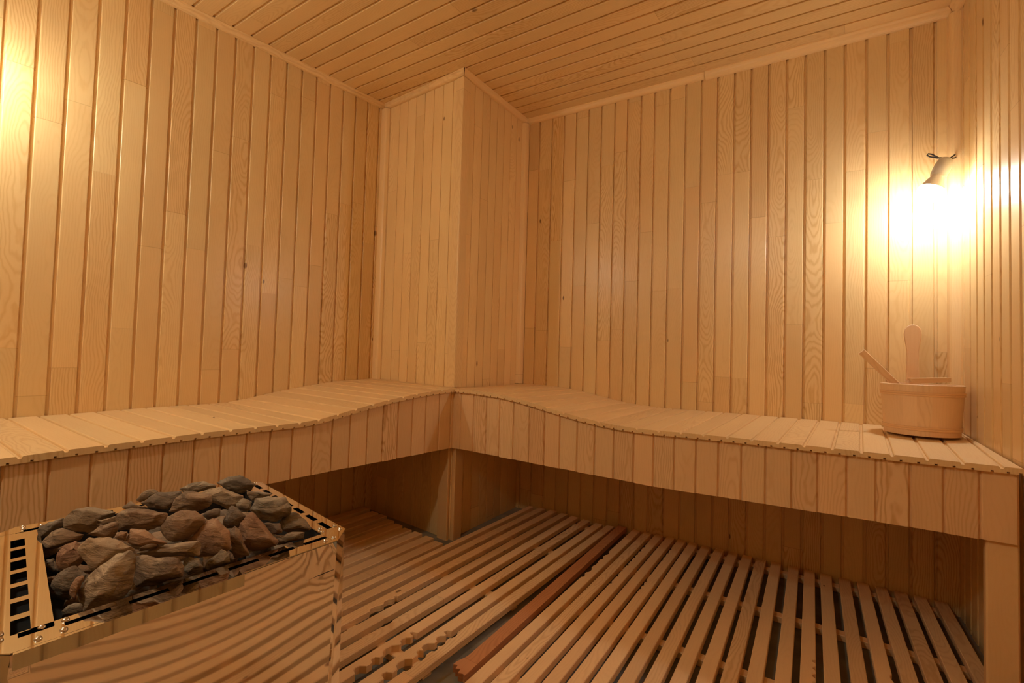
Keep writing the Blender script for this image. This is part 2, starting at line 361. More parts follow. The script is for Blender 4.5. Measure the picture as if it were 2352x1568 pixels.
# column corner trim (an angle strip) and upright strips in the two inner corners
def hz2(p, d=-0.03): return HZ(p.x, p.y)+d
mb = MB(); t_ = 0.006; a1, a2 = 0.052, 0.060
pr = [Vector((0, 0, 0))-vL*a1, Vector((0, 0, 0))-vL*a1+nL*t_*.6, nL*t_-vL*(a1-.004), nL*t_-vL*.002, (nL+nR)*t_*0.9, nR*t_+vR*.002, nR*t_+vR*(a2-.004), vR*a2+nR*t_*.6, vR*a2]
pr2 = [(p.x, p.y) for p in pr]+[(-.004, .004)]
def seglen(P):
    return P
def updown(mb, sec, z0, bd=None, dz=-0.03):
    bd = bd or rb()
    n = len(sec); acc = 0
    for i in range(n):
        A, B = sec[i], sec[(i+1) % n]; l = math.dist(A, B)
        za, zb = HZ(*A)+dz, HZ(*B)+dz
        mb.face([(A[0], A[1], z0), (B[0], B[1], z0), (B[0], B[1], zb), (A[0], A[1], za)], [(acc, z0), (acc+l, z0), (acc+l, zb), (acc, za)], bd); acc += l
updown(mb, pr2, 0.772); tr.append(mb)
def corner_strip(mb, c, d1, d2, l1, l2, z0, dz=-0.03):
    c, d1, d2 = Vector(c), Vector(d1).normalized(), Vector(d2).normalized()
    P = [c, c+d1*l1, c+d1*l1+d2*.004]
    for k in range(1, 6):
        t = k/6
        q = c + d1*(l1*(1-t)) + d2*(l2*t) + (d1+d2)*(0.010*math.sin(math.pi*t)); P.append(q)
    P += [c+d2*l2+d1*.004, c+d2*l2]
    updown(mb, [(p.x, p.y) for p in P], z0, dz=dz)
mb = MB(); corner_strip(mb, (XA, YA0, 0), vL, (0, -1, 0), 0.052, 0.028, 0.775); tr.append(mb)
mb = MB(); corner_strip(mb, (XB0, YB, 0), -vR, (1, 0, 0), 0.052, 0.028, 0.775); tr.append(mb)
mb = MB(); corner_strip(mb, (XC, YB, 0), (-1, 0, 0), -aC, 0.036, 0.040, 0.68); tr.append(mb)
for i, m in enumerate(tr): tag(m.build('trim_%d' % (i+1), M_TRIM), kind='structure')

# ============================================================ BENCHES
def interp(T, x):
    if x <= T[0][0]: return T[0][1]
    for (a, b), (c, d) in zip(T[:-1], T[1:]):
        if x <= c: return b+(d-b)*(x-a)/(c-a)
    return T[-1][1]
SB_BACK = [(-.05, .7745), (.13, .7725), (.285, .765), (.427, .7464), (.575, .7198), (.689, .703), (.81, .696), (.93, .6945), (1.13, .697), (1.9, .698), (2.1, .699)]
SB_FRONT = [(0, .769), (.18, .7675), (.3275, .7587), (.4514, .7433), (.5679, .7214), (.677, .703), (.76, .690), (.877, .677), (.97, .6725), (1.055, .672), (1.157, .675), (1.32, .678), (2.1, .680)]
SA_BACK = [(-2.7, .668), (-1.5, .674), (-1.4, .6745), (-1.31, .676), (-1.2, .680), (-1.07, .684), (-.91, .685), (-.83, .6855), (-.745, .691), (-.664, .708), (-.59, .7215), (-.5, .738), (-.43, .747), (-.33, .762), (-.2, .775), (.06, .786)]
SA_FRONT = [(-2.7, .640), (-1.62, .6576), (-1.5, .663), (-1.34, .667), (-1.18, .672), (-1.0, .6735), (-.875, .673), (-.78, .679), (-.695, .6937), (-.55, .7187), (-.459, .7337), (-.254, .757), (-.068, .769), (.06, .772)]
TH = 0.0175
def seat_board(mb, s0, s1, P, bd):
    """P(s, t, dz): t=0 front edge, 1 wall; closed section with shoulders, tongue slot and kerfs under"""
    w = s1-s0; g = .0034; top = []
    for a, b in ((g, -.0062), (g+.0006, -.0034), (g+.0020, -.0011), (g+.0042, 0)): top.append((a, b))
    k = [(w-a, b) for a, b in top[::-1]]
    sec = [(0, -TH), (0, -.0062)] + top + k + [(w, -.0062), (w, -TH)]
    for q in (.76, .26):
        c = w*q; sec += [(c+.003, -TH), (c+.003, -TH+.005), (c-.003, -TH+.005), (c-.003, -TH)]
    loft(mb, sec, None, lambda a, b: P(s0+a, 0, b, (s0, s1)), lambda a, b: P(s0+a, 1, b, (s0, s1)), bd)
# right bench
rbench = tag(empty('sauna_bench', (1.0, 0.3, 0)), 'long wavy-topped pine bench on the right under the corner lamp, carrying the pail', 'bench')
lbench = tag(empty('sauna_bench', (-0.3, -0.9, 0)), 'wavy-topped pine bench on the left, running behind the heater', 'bench')
mb = MB()
sb = [0.0352, .0731, .1602, .247, .3301, .4151, .4967, .5818, .6654, .7476, .8321, .9144, .9927, 1.0765, 1.159, 1.2384, 1.3192, 1.3957, 1.4742, 1.5489, 1.6249, 1.6987, 1.7724, 1.851, 1.9264, 2.0036, 2.05]
for i, (s0, s1) in enumerate(zip(sb[:-1], sb[1:])):
    def P(s, t, dz, ss, i=i):
        a, b = ss; k = (s-a)/(b-a)
        if t == 0: x = s; y = -0.035; z = interp(SB_FRONT, a)*(1-k)+interp(SB_FRONT, b)*k
        else:
            e = 0.0 if i else 1.0
            x = s - (1-k)*e*(0.0352-XB0-.002); y = YB-.0015; z = interp(SB_BACK, a)*(1-k)+interp(SB_BACK, b)*k
            if i == len(sb)-2: x = min(x, wallC(y)-.003)
        if t == 0: x = min(x, wallC(y)-.003)
        return Vector((x, y, z+dz))
    seat_board(mb, s0, s1, P, rb())
mb.build('seat', M_BENCH, rbench)
mb = MB()
sa = [-1.587, -1.5017, -1.4201, -1.3393, -1.2608, -1.1842, -1.1007, -1.0205, -0.9453, -0.8613, -0.7848, -0.7026, -.62, -.535, -.452, -.37, -.288, -.205, -.122, -.0365]
sa = [-1.587-.083*k for k in range(12, 0, -1)] + sa
for i, (s0, s1) in enumerate(zip(sa[:-1], sa[1:])):
    def P(s, t, dz, ss):
        a, b = ss; k = (s-a)/(b-a)
        T = SA_FRONT if t == 0 else SA_BACK
        return Vector((0.035 if t == 0 else wallA(s)+.0015, s, interp(T, a)*(1-k)+interp(T, b)*k+dz))
    seat_board(mb, s0, s1, P, rb())
# closing board along the column face
def P(s, t, dz, ss):
    k = (s-ss[0])/(ss[1]-ss[0])
    if t == 0: y = -0.0365+k*0.0335; x = 0.035
    else: y = -0.0365 + k*(0.0365+YA0-.002); x = XA+.003
    z = interp(SA_FRONT if t == 0 else SA_BACK, y)
    return Vector((x, y, z+dz))
seat_board(mb, -0.0365, 0.0465, P, rb())
mb.build('seat', M_BENCH, lbench)
# aprons (vertical boards)
FB = [(0, .470), (.2, .468), (1.05, .457), (1.735, .4735), (2.06, .475)]
def apron(mb, bounds, pt, nrm, lo, hi):
    for s0, s1 in zip(bounds[:-1], bounds[1:]):
        bd = rb(); w = s1-s0; pr = prof_open(w, g=.006, d=.0065, r=.003)[1:-1]
        pr = [(0, pr[0][1])]+pr[1:-1]+[(w, pr[-1][1])]
        sec = pr + [(w, .015), (0, .015)]
        j = random.uniform(-.0012, .0012)
        def f(a, b, top, s0=s0, j=j):
            p = pt(s0+a)-Vector(nrm)*b; s = s0+a
            return Vector((p.x, p.y, (hi(s)-TH-.0005) if top else lo(s)+j))
        loft(mb, sec, None, lambda a, b: f(a, b, False), lambda a, b: f(a, b, True), bd)
mb = MB()
fb = [0.010, .07, .1522, .2327, .3126, .3942, .4815, .5623, .6406, .7251, .8058, .89, .9737, 1.053, 1.132, 1.2105, 1.2876, 1.3628, 1.4372, 1.5142, 1.5862, 1.6627, 1.7349, 1.8139, 1.8882, 1.9628, 2.0388]
def hiB(s):
    for a, b in zip(sb[:-1], sb[1:]):
        if a <= s <= b: k = (s-a)/(b-a); return interp(SB_FRONT, a)*(1-k)+interp(SB_FRONT, b)*k
    return interp(SB_FRONT, s)
def hiA(s):
    for a, b in zip(sa[:-1], sa[1:]):
        if a <= s <= b: k = (s-a)/(b-a); return interp(SA_FRONT, a)*(1-k)+interp(SA_FRONT, b)*k
    return interp(SA_FRONT, s)
apron(mb, fb, lambda s: Vector((s, -.020, 0)), (0, -1, 0), lambda s: interp(FB, s), hiB)
mb.build('apron', M_APRON, rbench)
mb = MB()
fa = [-1.6145, -1.5302, -1.447, -1.3635, -1.281, -1.1989, -1.1208, -1.0411, -0.9602, -0.8786, -0.797, -0.7142, -0.6329, -0.5475, -0.466, -0.3818, -0.2972, -0.2125, -0.1225, -0.0389, -0.010]
fa = [-1.6145-.083*k for k in range(12, 0, -1)] + fa
apron(mb, fa, lambda s: Vector((.020, s, 0)), (1, 0, 0), lambda s: .4705, hiA)
mb.build('apron', M_APRON, lbench)
# hidden frame rails and the legs
def part_box(name, parent, p0, ex, ey, ez, mat, grain, bev=0.0, label=None):
    mb = MB(); box(mb, p0, ex, ey, ez, grain=grain, bev=bev); o = mb.build(name, mat, parent)
    if label: o['label'] = label
    return o
part_box('rail', rbench, (.06, -.0045, .56), (1.96, 0, 0), (0, .03, 0), (0, 0, .06), M_POST, 'x')
part_box('rail', lbench, (-.026, -2.55, .56), (.03, 0, 0), (0, 2.4, 0), (0, 0, .06), M_POST, 'y')
part_box('leg', rbench, (1.976, -.0045, 0), (.066, 0, 0), (0, .04, 0), (0, 0, .56), M_POST, 'z', .004)
part_box('leg', rbench, (.0005, .004, 0), (.022, 0, 0), (-.005, .068, 0), (0, 0, .56), M_POST, 'z', .003)
part_box('leg', lbench, (-.073, -.0165, 0), (.0705, -.004, 0), (0, .018, 0), (0, 0, .56), M_POST, 'z', .003)
part_box('leg', lbench, (-.026, -2.45, 0), (.04, 0, 0), (0, .06, 0), (0, 0, .56), M_POST, 'z', .003)

# ============================================================ DUCKBOARDS
ZT, ST = 0.045, 0.0215
def slat(name, parent, xl, xr, y0, y1, slope, mat, cuts=(), lcuts=(), bev=.0018, zt=ZT, taper=0.0):
    """slat with its edges at xl/xr where y = 0; cuts: bites along the right edge (y centre, depth, half length), lcuts along the left"""
    def edge(c):
        c = [(y, min(d, .0135), h) for y, d, h in c]
        E = [(y0, 0)]
        for (yc, d, h) in sorted(c):
            E += [(yc-h, 0), (yc-h*.7, d*1.1), (yc-h*.2, d*1.45), (yc+h*.45, d*1.2), (yc+h, 0)]
        return E+[(y1, 0)]
    mb = MB(); bd = rb()
    Rr = [(xr+slope*y-d, y) for y, d in edge(cuts)]; Ll = [(xl+slope*y+d, y) for y, d in edge(lcuts)]
    off = random.random()*.05
    def uvp(x, y): return (x-xl-slope*y+.0, y)
    # top and bottom as strips
    ys = sorted(set([q[1] for q in Rr]+[q[1] for q in Ll]))
    def xa(E, y):
        for (a, b), (c, d) in zip(E[:-1], E[1:]):
            if b <= y <= d and d > b: return a+(c-a)*(y-b)/(d-b)
        return E[-1][0] if y >= E[-1][1] else E[0][0]
    zb = zt-ST
    for ya, yb in zip(ys[:-1], ys[1:]):
        a0, a1, b0, b1 = xa(Ll, ya), xa(Ll, yb), xa(Rr, ya), xa(Rr, yb); e = bev
        T = [(a0+e, ya, zt), (b0-e, ya, zt), (b1-e, yb, zt), (a1+e, yb, zt)]
        mb.face(T, [uvp(p[0], p[1]) for p in T], bd)
        for P4, uo in (([(b0-e, ya, zt), (b0, ya, zt-e), (b1, yb, zt-e), (b1-e, yb, zt)], .04), ([(b0, ya, zt-e), (b0, ya, zb), (b1, yb, zb), (b1, yb, zt-e)], .05),
                       ([(a0, ya, zt-e), (a0+e, ya, zt), (a1+e, yb, zt), (a1, yb, zt-e)], .0), ([(a0, ya, zb), (a0, ya, zt-e), (a1, yb, zt-e), (a1, yb, zb)], -.02)):
            mb.face(P4, [(uo+(zt-p[2])*(1 if uo > 0 else -1), p[1]) for p in P4], bd)
        Bm = [(a0, ya, zb), (a1, yb, zb), (b1, yb, zb), (b0, ya, zb)]; mb.face(Bm, [uvp(p[0], p[1]) for p in Bm], bd)
    for y in (ys[0], ys[-1]):
        a, b = xa(Ll, y), xa(Rr, y)
        F = [(a, y, zb), (b, y, zb), (b, y, zt-bev), (b-bev, y, zt), (a+bev, y, zt), (a, y, zt-bev)]
        mb.face(F if y == ys[0] else F[::-1], [(p[0]-a, p[2]) for p in (F if y == ys[0] else F[::-1])], bd)
    return mb.build(name, mat, parent)
def bearer(parent, x0, x1, y, w=.036, zt=ZT-ST, slope=0.0, h=None):
    mb = MB(); h = zt-.001 if h is None else h
    box(mb, (x0, y-w/2, zt-h), (x1-x0, slope*(x1-x0), 0), (0, w, 0), (0, 0, h), grain='x', bev=.002); return mb.build('bearer', M_SLAT, parent)
# right pallet
d1 = tag(empty('duckboard', (1.4, -.3, 0)), 'slatted wooden floor pallet on the right beneath the long bench', 'duckboard')
rights = [.806, .864, .9235, .9806, 1.0375, 1.094, 1.1541, 1.2156, 1.2753, 1.3368, 1.3944, 1.4547, 1.5229, 1.5827, 1.6426, 1.7078, 1.7709, 1.8319, 1.8929, 1.952, 2.0137]
tops = [.652, .666, .661, .668, .673, .675, .675, .673, .675, .6725, .678, .677, .670, .673, .677, .69, .69, .69, .69, .69, .69]
bites = {2: [(.0, .0, .01)]}
lb = {0: [(.255, .006, .025), (.19, .005, .02), (.044, .007, .03), (-.02, .006, .02), (.12, .003, .03)], 2: [(.448, .005, .014), (.39, .006, .014), (.34, .004, .012), (.297, .006, .013), (.25, .004, .012), (.2, .006, .014), (.13, .005, .012), (.069, .006, .012), (-.007, .005, .012)],
      4: [(.5, .004, .014), (.45, .006, .014), (.4, .004, .012), (.35, .004, .012), (.096, .005, .013), (.06, .006, .012), (.023, .005, .012)]}
rb_ = {13: [(-.1, .006, .012), (-.14, .005, .012), (-.18, .006, .014), (-.22, .006, .012)], 16: [(-.05, .004, .02), (-.12, .007, .02), (-.18, .006, .02), (-.25, .005, .02)]}
for i, (xr, yt) in enumerate(zip(rights, tops)):
    slat('slat', d1, xr-.0405+random.uniform(-.0008, .0008), xr, (.048 if i == 20 else (-1.80 if xr > .93 else -1.14))+random.uniform(-.01, .01)*(i != 20), min(yt, YB)-.012, -.067, M_SLAT, cuts=rb_.get(i, ()), lcuts=lb.get(i, ()))
for y in (.615, .19, -.255, -.70, -1.15, -1.6): bearer(d1, max(.76-.067*y, 1.02 if y < -1.2 else 0), 1.985-.067*abs(y) if y > 0 else 1.96-.067*y, y)
# middle pallet
d2 = tag(empty('duckboard', (.35, -.3, 0)), 'slatted wooden floor pallet in the middle with notched slats, beside the loose reddish plank', 'duckboard')
mr = [.1365, .2115, .2865, .3625, .4360, .5130, .5935, .6560]
cutm = {2: [(-.62, .007, .008), (-.66, .008, .02), (-.72, .008, .025)], 5: [(-.745, .018, .010), (-.785, .010, .02), (-.845, .020, .032), (-.905, .010, .014), (-.96, .018, .02)],
        6: [], 3: [(-.74, .002, .01)]}
cut6 = [(-.672, .012, .012), (-.71, .010, .018), (-.765, .018, .025), (-.80, .010, .012), (-.865, .020, .03), (-.93, .014, .015)]
lcm = {7: [(-.672, .006, .02), (-.727, .006, .018), (-.762, .007, .014), (-.818, .006, .02), (-.87, .006, .02)], 4: [(-.76, .005, .03)]}
for i, xr in enumerate(mr):
    yt = [.62, .63, .64, .632, .622, .612, .602, .61][i]
    c = cut6 if i == 6 else cutm.get(i, ())
    slat('slat', d2, xr-(.031 if i in (0,) else .044)+.001*(i % 2), xr, -1.08, yt, -.045, M_SLAT, cuts=c, lcuts=lcm.get(i, ()))
for y in (.56, .15, -.35, -.82): bearer(d2, .10-.045*y if y < 0 else .105, .64-.045*y, y)
# pallet behind the heater
d3 = tag(empty('duckboard', (-.25, -.6, 0)), 'slatted wooden floor pallet behind the heater under the left bench', 'duckboard')
lr = [-.592, -.494, -.419, -.325, -.242, -.158, -.080, .0045, .083]; le = [-.028, -.048, -.0505, -.0805, -.0988, -.1129, -.1151, -.1213, -.1407]
for xr, yt in zip(lr, le): slat('slat', d3, xr-.054, xr, -1.24, yt, -.045, M_SLAT)
for y in (-.22, -.62, -1.1): bearer(d3, -.64, .06-.045*y, y)
# loose reddish plank between the pallets, its near end broken
mb = MB()
bd = (.4, .2, .3); zt = ZT+.0
def redp(x, y, z): return (x, y, z)
sl = -.0826; y0, y1 = -.788, .64
L0 = lambda y: .6838+sl*(y+.012)*1.0
pl_l = [(.7495, -.735), (.7425, -.765), (.7435, -.782), (.7555, -.776), (.7610, -.792), (.7735, -.784), (.7800, -.803), (.7930, -.797), (.8015, -.800)]
sec_r = lambda y: .7365+sl*y; sec_l = lambda y: .6905+sl*y
topo = [(sec_l(.645), .645), (sec_l(-.72), -.72)] + pl_l + [(sec_r(-.79), -.79), (sec_r(.645), .645)]
zb = zt-.0225
mb.face([(x, y, zt) for x, y in topo], [(x-.69-sl*y, y) for x, y in topo], bd)
mb.face([(x, y, zb) for x, y in topo[::-1]], [(x-.69-sl*y, y) for x, y in topo[::-1]], bd)
for (a, b) in zip(topo, topo[1:]+topo[:1]):
    l = math.dist(a, b); mb.face([(*a, zt), (*a, zb), (*b, zb), (*b, zt)], [(0, 0), (.02, 0), (.02, l), (0, l)], bd)
tag(mb.build('loose_plank', M_RED, loc=(.72, 0, zb)), 'reddish-brown loose floor plank with a splintered near end', 'plank')
mb = MB(); box(mb, (.765, -.86, .001), (.07, .02, 0), (-.012, .040, 0), (0, 0, .0225), grain='x', bev=.002)

# ============================================================ LAMPS
def lamp(name, c, axis, label, strength, col, wire):
    """c: bulb centre, axis: from bulb towards the socket"""
    ax = Vector(axis).normalized(); c = Vector(c); R = .0405
    top = c+ax*.125
    root = tag(empty(name, top), label, 'lamp')
    mb = MB(); lathe(mb, [(.0185, .050), (.0190, .058), (.0245, .060), (.0255, .064), (.0255, .075), (.0262, .078), (.0262, .095), (.0235, .118), (.018, .128), (.006, .133), (0, .133)], c, ax)
    mb.build('socket', M_SOCKET, root, smooth=True)
    mb = MB(); lathe(mb, [(.0385, .0115), (.0300, .034), (.0225, .050), (.0195, .060)], c, ax)
    b = mb.build('bulb_base', plain('bulb_collar', (.8, .78, .74), .45), root, smooth=True)
    mb = MB(); pr = [(0, -R)]
    for k in range(1, 15):
        t = k/15*1.86; pr.append((R*math.sin(t), -R*math.cos(t)))
    lathe(mb, pr, c, ax)
    m = plain('lit_bulb', (.9, .9, .85), .3, 0, col, strength)
    g = mb.build('bulb', m, root, smooth=True); g['label'] = 'glowing frosted globe'
    mb = MB()
    for pts in wire: tube(mb, pts, .0028, 8)
    mb.build('wire', M_WIRE, root, smooth=True)
    return root
LB = (1.9067, .50, 1.598)
lamp('sauna_lamp', LB, (.038, .012, .095), 'lit bare bulb hanging by wires in the right corner above the pail', BULB_CORNER, BULB_WHITE,
     [[(1.955, .516, 1.716), (1.948, .520, 1.724), (1.930, .540, 1.735), (1.912, .560, 1.750), (1.903, .565, 1.760), (1.906, .567, 1.766), (1.917, .566, 1.761), (1.935, .560, 1.742), (1.957, .570, 1.732), (1.975, .595, 1.746), (1.992, .632, 1.768)],
      [(1.957, .518, 1.714), (1.966, .55, 1.720), (1.980, .59, 1.740), (1.995, .636, 1.757)]])
LA = (-.565, -1.735, 1.895)
lamp('sauna_lamp', LA, (-.06, .0, .100), 'lit bare bulb in a grey socket on the left wall', BULB_LEFT, BULB_COL,
     [[(-.639, -1.735, 2.018), (-.68, -1.73, 2.03), (-.71, -1.725, 2.035)]])

lamp('sauna_lamp', (.72, YD+.10, 2.16), (0, -.06, .100), 'lit bare bulb in a grey socket, added as fill light on the wall behind the viewer', BULB_FILL, BULB_COL,  # unseen bulb, added to brighten the floor and bench fronts
     [[(.72, YD+.03, 2.275), (.722, YD+.02, 2.29), (.725, YD-.008, 2.292)]])

# ============================================================ PAIL AND LADLE
pail = tag(empty('sauna_pail', (1.877, .46, .682)), 'round wooden stave pail with two hoops, standing on the bench at the right corner', 'pail')
PX, PY, PZ, PT = 1.877, .46, .6995, .879
def prad(z): return .1085+(z-PZ)/(PT-PZ)*.0115
NST = 18
mb = MB()
for k in range(NST):
    a0, a1 = 2*math.pi*k/NST, 2*math.pi*(k+1)/NST; bd = rb(); sub = 4
    gap = .006
    for j in range(sub):
        b0 = a0+(a1-a0)*j/sub; b1 = a0+(a1-a0)*(j+1)/sub
        def q(a, z, din=0): r = prad(z)-din; return (PX+r*math.cos(a), PY+r*math.sin(a), z)
        w0, w1 = j/sub*.04, (j+1)/sub*.04; hgt = PT-PZ
        mb.face([q(b0, PZ), q(b1, PZ), q(b1, PT-.002), q(b0, PT-.002)], [(w0, 0), (w1, 0), (w1, hgt), (w0, hgt)], bd)
        mb.face([q(b0, PT-.002), q(b1, PT-.002), q(b1, PT, .002), q(b0, PT, .002)], [(w0, hgt), (w1, hgt), (w1, hgt+.003), (w0, hgt+.003)], bd)
        mb.face([q(b0, PT, .002), q(b1, PT, .002), q(b1, PT, .013), q(b0, PT, .013)], [(w0, 0), (w1, 0), (w1, .01), (w0, .01)], bd)
        mb.face([q(b1, PZ, .015), q(b0, PZ, .015), q(b0, PT, .013), q(b1, PT, .013)], [(w1, 0), (w0, 0), (w0, hgt), (w1, hgt)], bd)
mb.build('staves', M_PAIL, pail, smooth=False)
mb = MB(); n = 48; z = PZ+.012; bd = rb()
mb.face([(PX+.098*math.cos(2*math.pi*k/n), PY+.098*math.sin(2*math.pi*k/n), z) for k in range(n)], [(.1*math.cos(2*math.pi*k/n), .1*math.sin(2*math.pi*k/n)) for k in range(n)], bd)
mb.face([(PX+.098*math.cos(2*math.pi*k/n), PY+.098*math.sin(2*math.pi*k/n), PZ+.0) for k in range(n)][::-1], [(.1*math.cos(2*math.pi*k/n), .1*math.sin(2*math.pi*k/n)) for k in range(n)][::-1], bd)
mb.build('bottom', M_PAIL, pail)
for zc in (.8455, .7250):
    mb = MB(); r0 = prad(zc); n = 64
    pr = [(r0-.002, -.0070), (r0+.0022, -.0066), (r0+.0030, -.0058), (r0+.0030, -.0012), (r0+.0018, -.0006), (r0+.0018, .0006), (r0+.0032, .0012), (r0+.0034, .0058), (r0+.0026, .0066), (r0-.0005, .0070)]
    for i in range(len(pr)-1):
        for k in range(n):
            a0, a1 = 2*math.pi*k/n, 2*math.pi*(k+1)/n
            P4 = [(PX+r*math.cos(a), PY+r*math.sin(a), zc+h) for (r, h), a in ((pr[i], a0), (pr[i], a1), (pr[i+1], a1), (pr[i+1], a0))]
            mb.face(P4, [(pr[i][1], a0*.11), (pr[i][1], a1*.11), (pr[i+1][1], a1*.11), (pr[i+1][1], a0*.11)], (.5, .3, .6))
    mb.build('hoop', M_HOOP, pail)
# tall stave that served as the handle's ear
mb = MB(); bd = (.2, .7, .1)
ys0 = PY+.1005
outl = [(.0215, -.02), (.0205, .02), (.0185, .06), (.0178, .09), (.0190, .125), (.0225, .155), (.0262, .180), (.0265, .193), (.0240, .207), (.0175, .218), (.0090, .2235), (0, .2250)]
pts = [(w_, h) for w_, h in outl] + [(-w_, h) for w_, h in outl[-2::-1]]
def smooth_line(P, n=4):
    out = []
    for i in range(len(P)-1):
        p0, p1, p2, p3 = P[max(i-1, 0)], P[i], P[i+1], P[min(i+2, len(P)-1)]
        for k in range(n):
            t = k/n
            out.append(tuple(0.5*((2*b_)+(-a_+c_)*t+(2*a_-5*b_+4*c_-d_)*t*t+(-a_+3*b_-3*c_+d_)*t**3) for a_, b_, c_, d_ in zip(p0, p1, p2, p3)))
    return out+[P[-1]]
pts = smooth_line(pts)
zc0 = PT; th = .014
F = [(1.860+x-(.010*(h/.2))*0, ys0, zc0+h) for x, h in pts]; Bk = [(x, y+th, z) for x, y, z in F]
e = .0022
def inset(pts, d):
    c = Vector((0, .09)); out = []
    n = len(pts)
    for i in range(n):
        a, b, c2 = Vector(pts[i-1]), Vector(pts[i]), Vector(pts[(i+1) % n]); t = (c2-a).normalized(); nn = Vector((-t.y, t.x)); out.append(tuple(b+nn*d))
    return out
pin = inset(pts, e)
Fi = [(1.860+x, ys0-.0015, zc0+h) for x, h in pin]
mb.face(Fi, [(x+.03, h) for x, h in pin], bd)
for i in range(len(pts)-1):
    mb.face([F[i], F[i+1], Fi[i+1], Fi[i]], [(pts[i][0], pts[i][1]), (pts[i+1][0], pts[i+1][1]), (pin[i+1][0], pin[i+1][1]), (pin[i][0], pin[i][1])], bd)
    mb.face([F[i], Bk[i], Bk[i+1], F[i+1]], [(0, pts[i][1]), (.014, pts[i][1]), (.014, pts[i+1][1]), (0, pts[i+1][1])], bd)
mb.face(Bk[::-1], [(x+.03, h) for x, h in pts[::-1]], bd)
eo = mb.build('handle_stave', M_PAIL, pail); eo['label'] = 'tall upright stave with a rounded top'
# ladle lying in the pail
lad = tag(empty('ladle', (1.79, .44, .88)), 'wooden ladle whose flat handle leans out of the pail to the left', 'ladle')
mb = MB(); A0, A1 = Vector((1.846, .478, .826)), Vector((1.6985, .424, .9945)); ax = (A1-A0).normalized(); side = ax.cross(Vector((.12, 1, -.22))).normalized(); nn = ax.cross(side)
wd, tk = .0245, .0075
def lp(a, b, t): return A0+ax*t+side*(a-wd/2)+nn*(b+.012*(t/.23)*(1-t/.23))
ll = (A1-A0).length; sec = [(.002, 0), (wd-.002, 0), (wd, .002), (wd, tk-.002), (wd-.002, tk), (.002, tk), (0, tk-.002), (0, .002)]
nn_ = 8
for i in range(nn_):
    t0, t1 = ll*i/nn_, ll*(i+1)/nn_
    for j in range(len(sec)):
        p, q = sec[j], sec[(j+1) % len(sec)]
        mb.face([lp(*p, t0), lp(*q, t0), lp(*q, t1), lp(*p, t1)], [(p[0]+p[1], t0), (q[0]+q[1], t0), (q[0]+q[1], t1), (p[0]+p[1], t1)], (.1, .5, .4))
mb.face([lp(*p, 0) for p in sec[::-1]], [p for p in sec[::-1]], (.1, .5, .4)); mb.face([lp(*p, ll) for p in sec], list(sec), (.1, .5, .4))
mb.build('handle', M_PAIL, lad, loc=tuple(A0))
mb = MB(); lathe(mb, [(0, -.034), (.022, -.031), (.034, -.018), (.037, 0), (.034, 0), (.031, -.016), (.019, -.027), (0, -.029)], A0+Vector((.030, .006, -.010)), (-.15, 0, 1), n=28)
mb.build('bowl', M_PAIL, lad, smooth=True)
# broken piece of board lying on the rim
mb = MB(); bd = (.7, .1, .5)
def bq(t, s, z): # t along, s across
    return Vector((1.842+t*.112, .352+t*.062-s*.0+s*.0, 0)) + Vector((-.010, .052, 0))*s + Vector((0, 0, .8805+z+.006*t))
zs = [0, .019]
fr = [(0.02, 0), (-.03, .12), (.06, .2), (-.05, .33), (.04, .45), (-.02, .58), (.08, .7), (-.01, .82), (.05, 1.0)]
fr2 = [(.12, 0), (.02, .12), (.15, .2), (.03, .33), (.14, .45), (.08, .58), (.2, .7), (.04, .82), (.16, 1.0)]
top = [bq(t, s, .019) for t, s in fr]+[bq(1, 1, .019), bq(1, 0, .019)]
bot = [bq(t, s, .001) for t, s in fr2]+[bq(1, 1, .004), bq(1, 0, .004)]
uvt = [(s*.05, t*.11) for t, s in fr]+[(.05, .11), (0, .11)]
mb.face(top[::-1], uvt[::-1], bd); mb.face(bot, uvt, bd)
for i in range(len(top)):
    j = (i+1) % len(top); mb.face([top[i], top[j], bot[j], bot[i]], [uvt[i], uvt[j], (uvt[j][0]+.018, uvt[j][1]), (uvt[i][0]+.018, uvt[i][1])], bd)
for k in range(7):
    s = .08+.13*k; t0 = -.02+.05*random.random(); z0 = .003+.013*random.random()
    a = bq(.16, s, z0); b = bq(t0-.10*random.random(), s+.03, z0-.004+.006*random.random())
    tube(mb, [a, a.lerp(b, .6), b], [.0028, .0018, .0004], 5, bd)
tag(mb.build('broken_board', M_PAIL, loc=(1.88, .38, .8805)), 'short board with a splintered end lying across the rim of the pail', 'board')

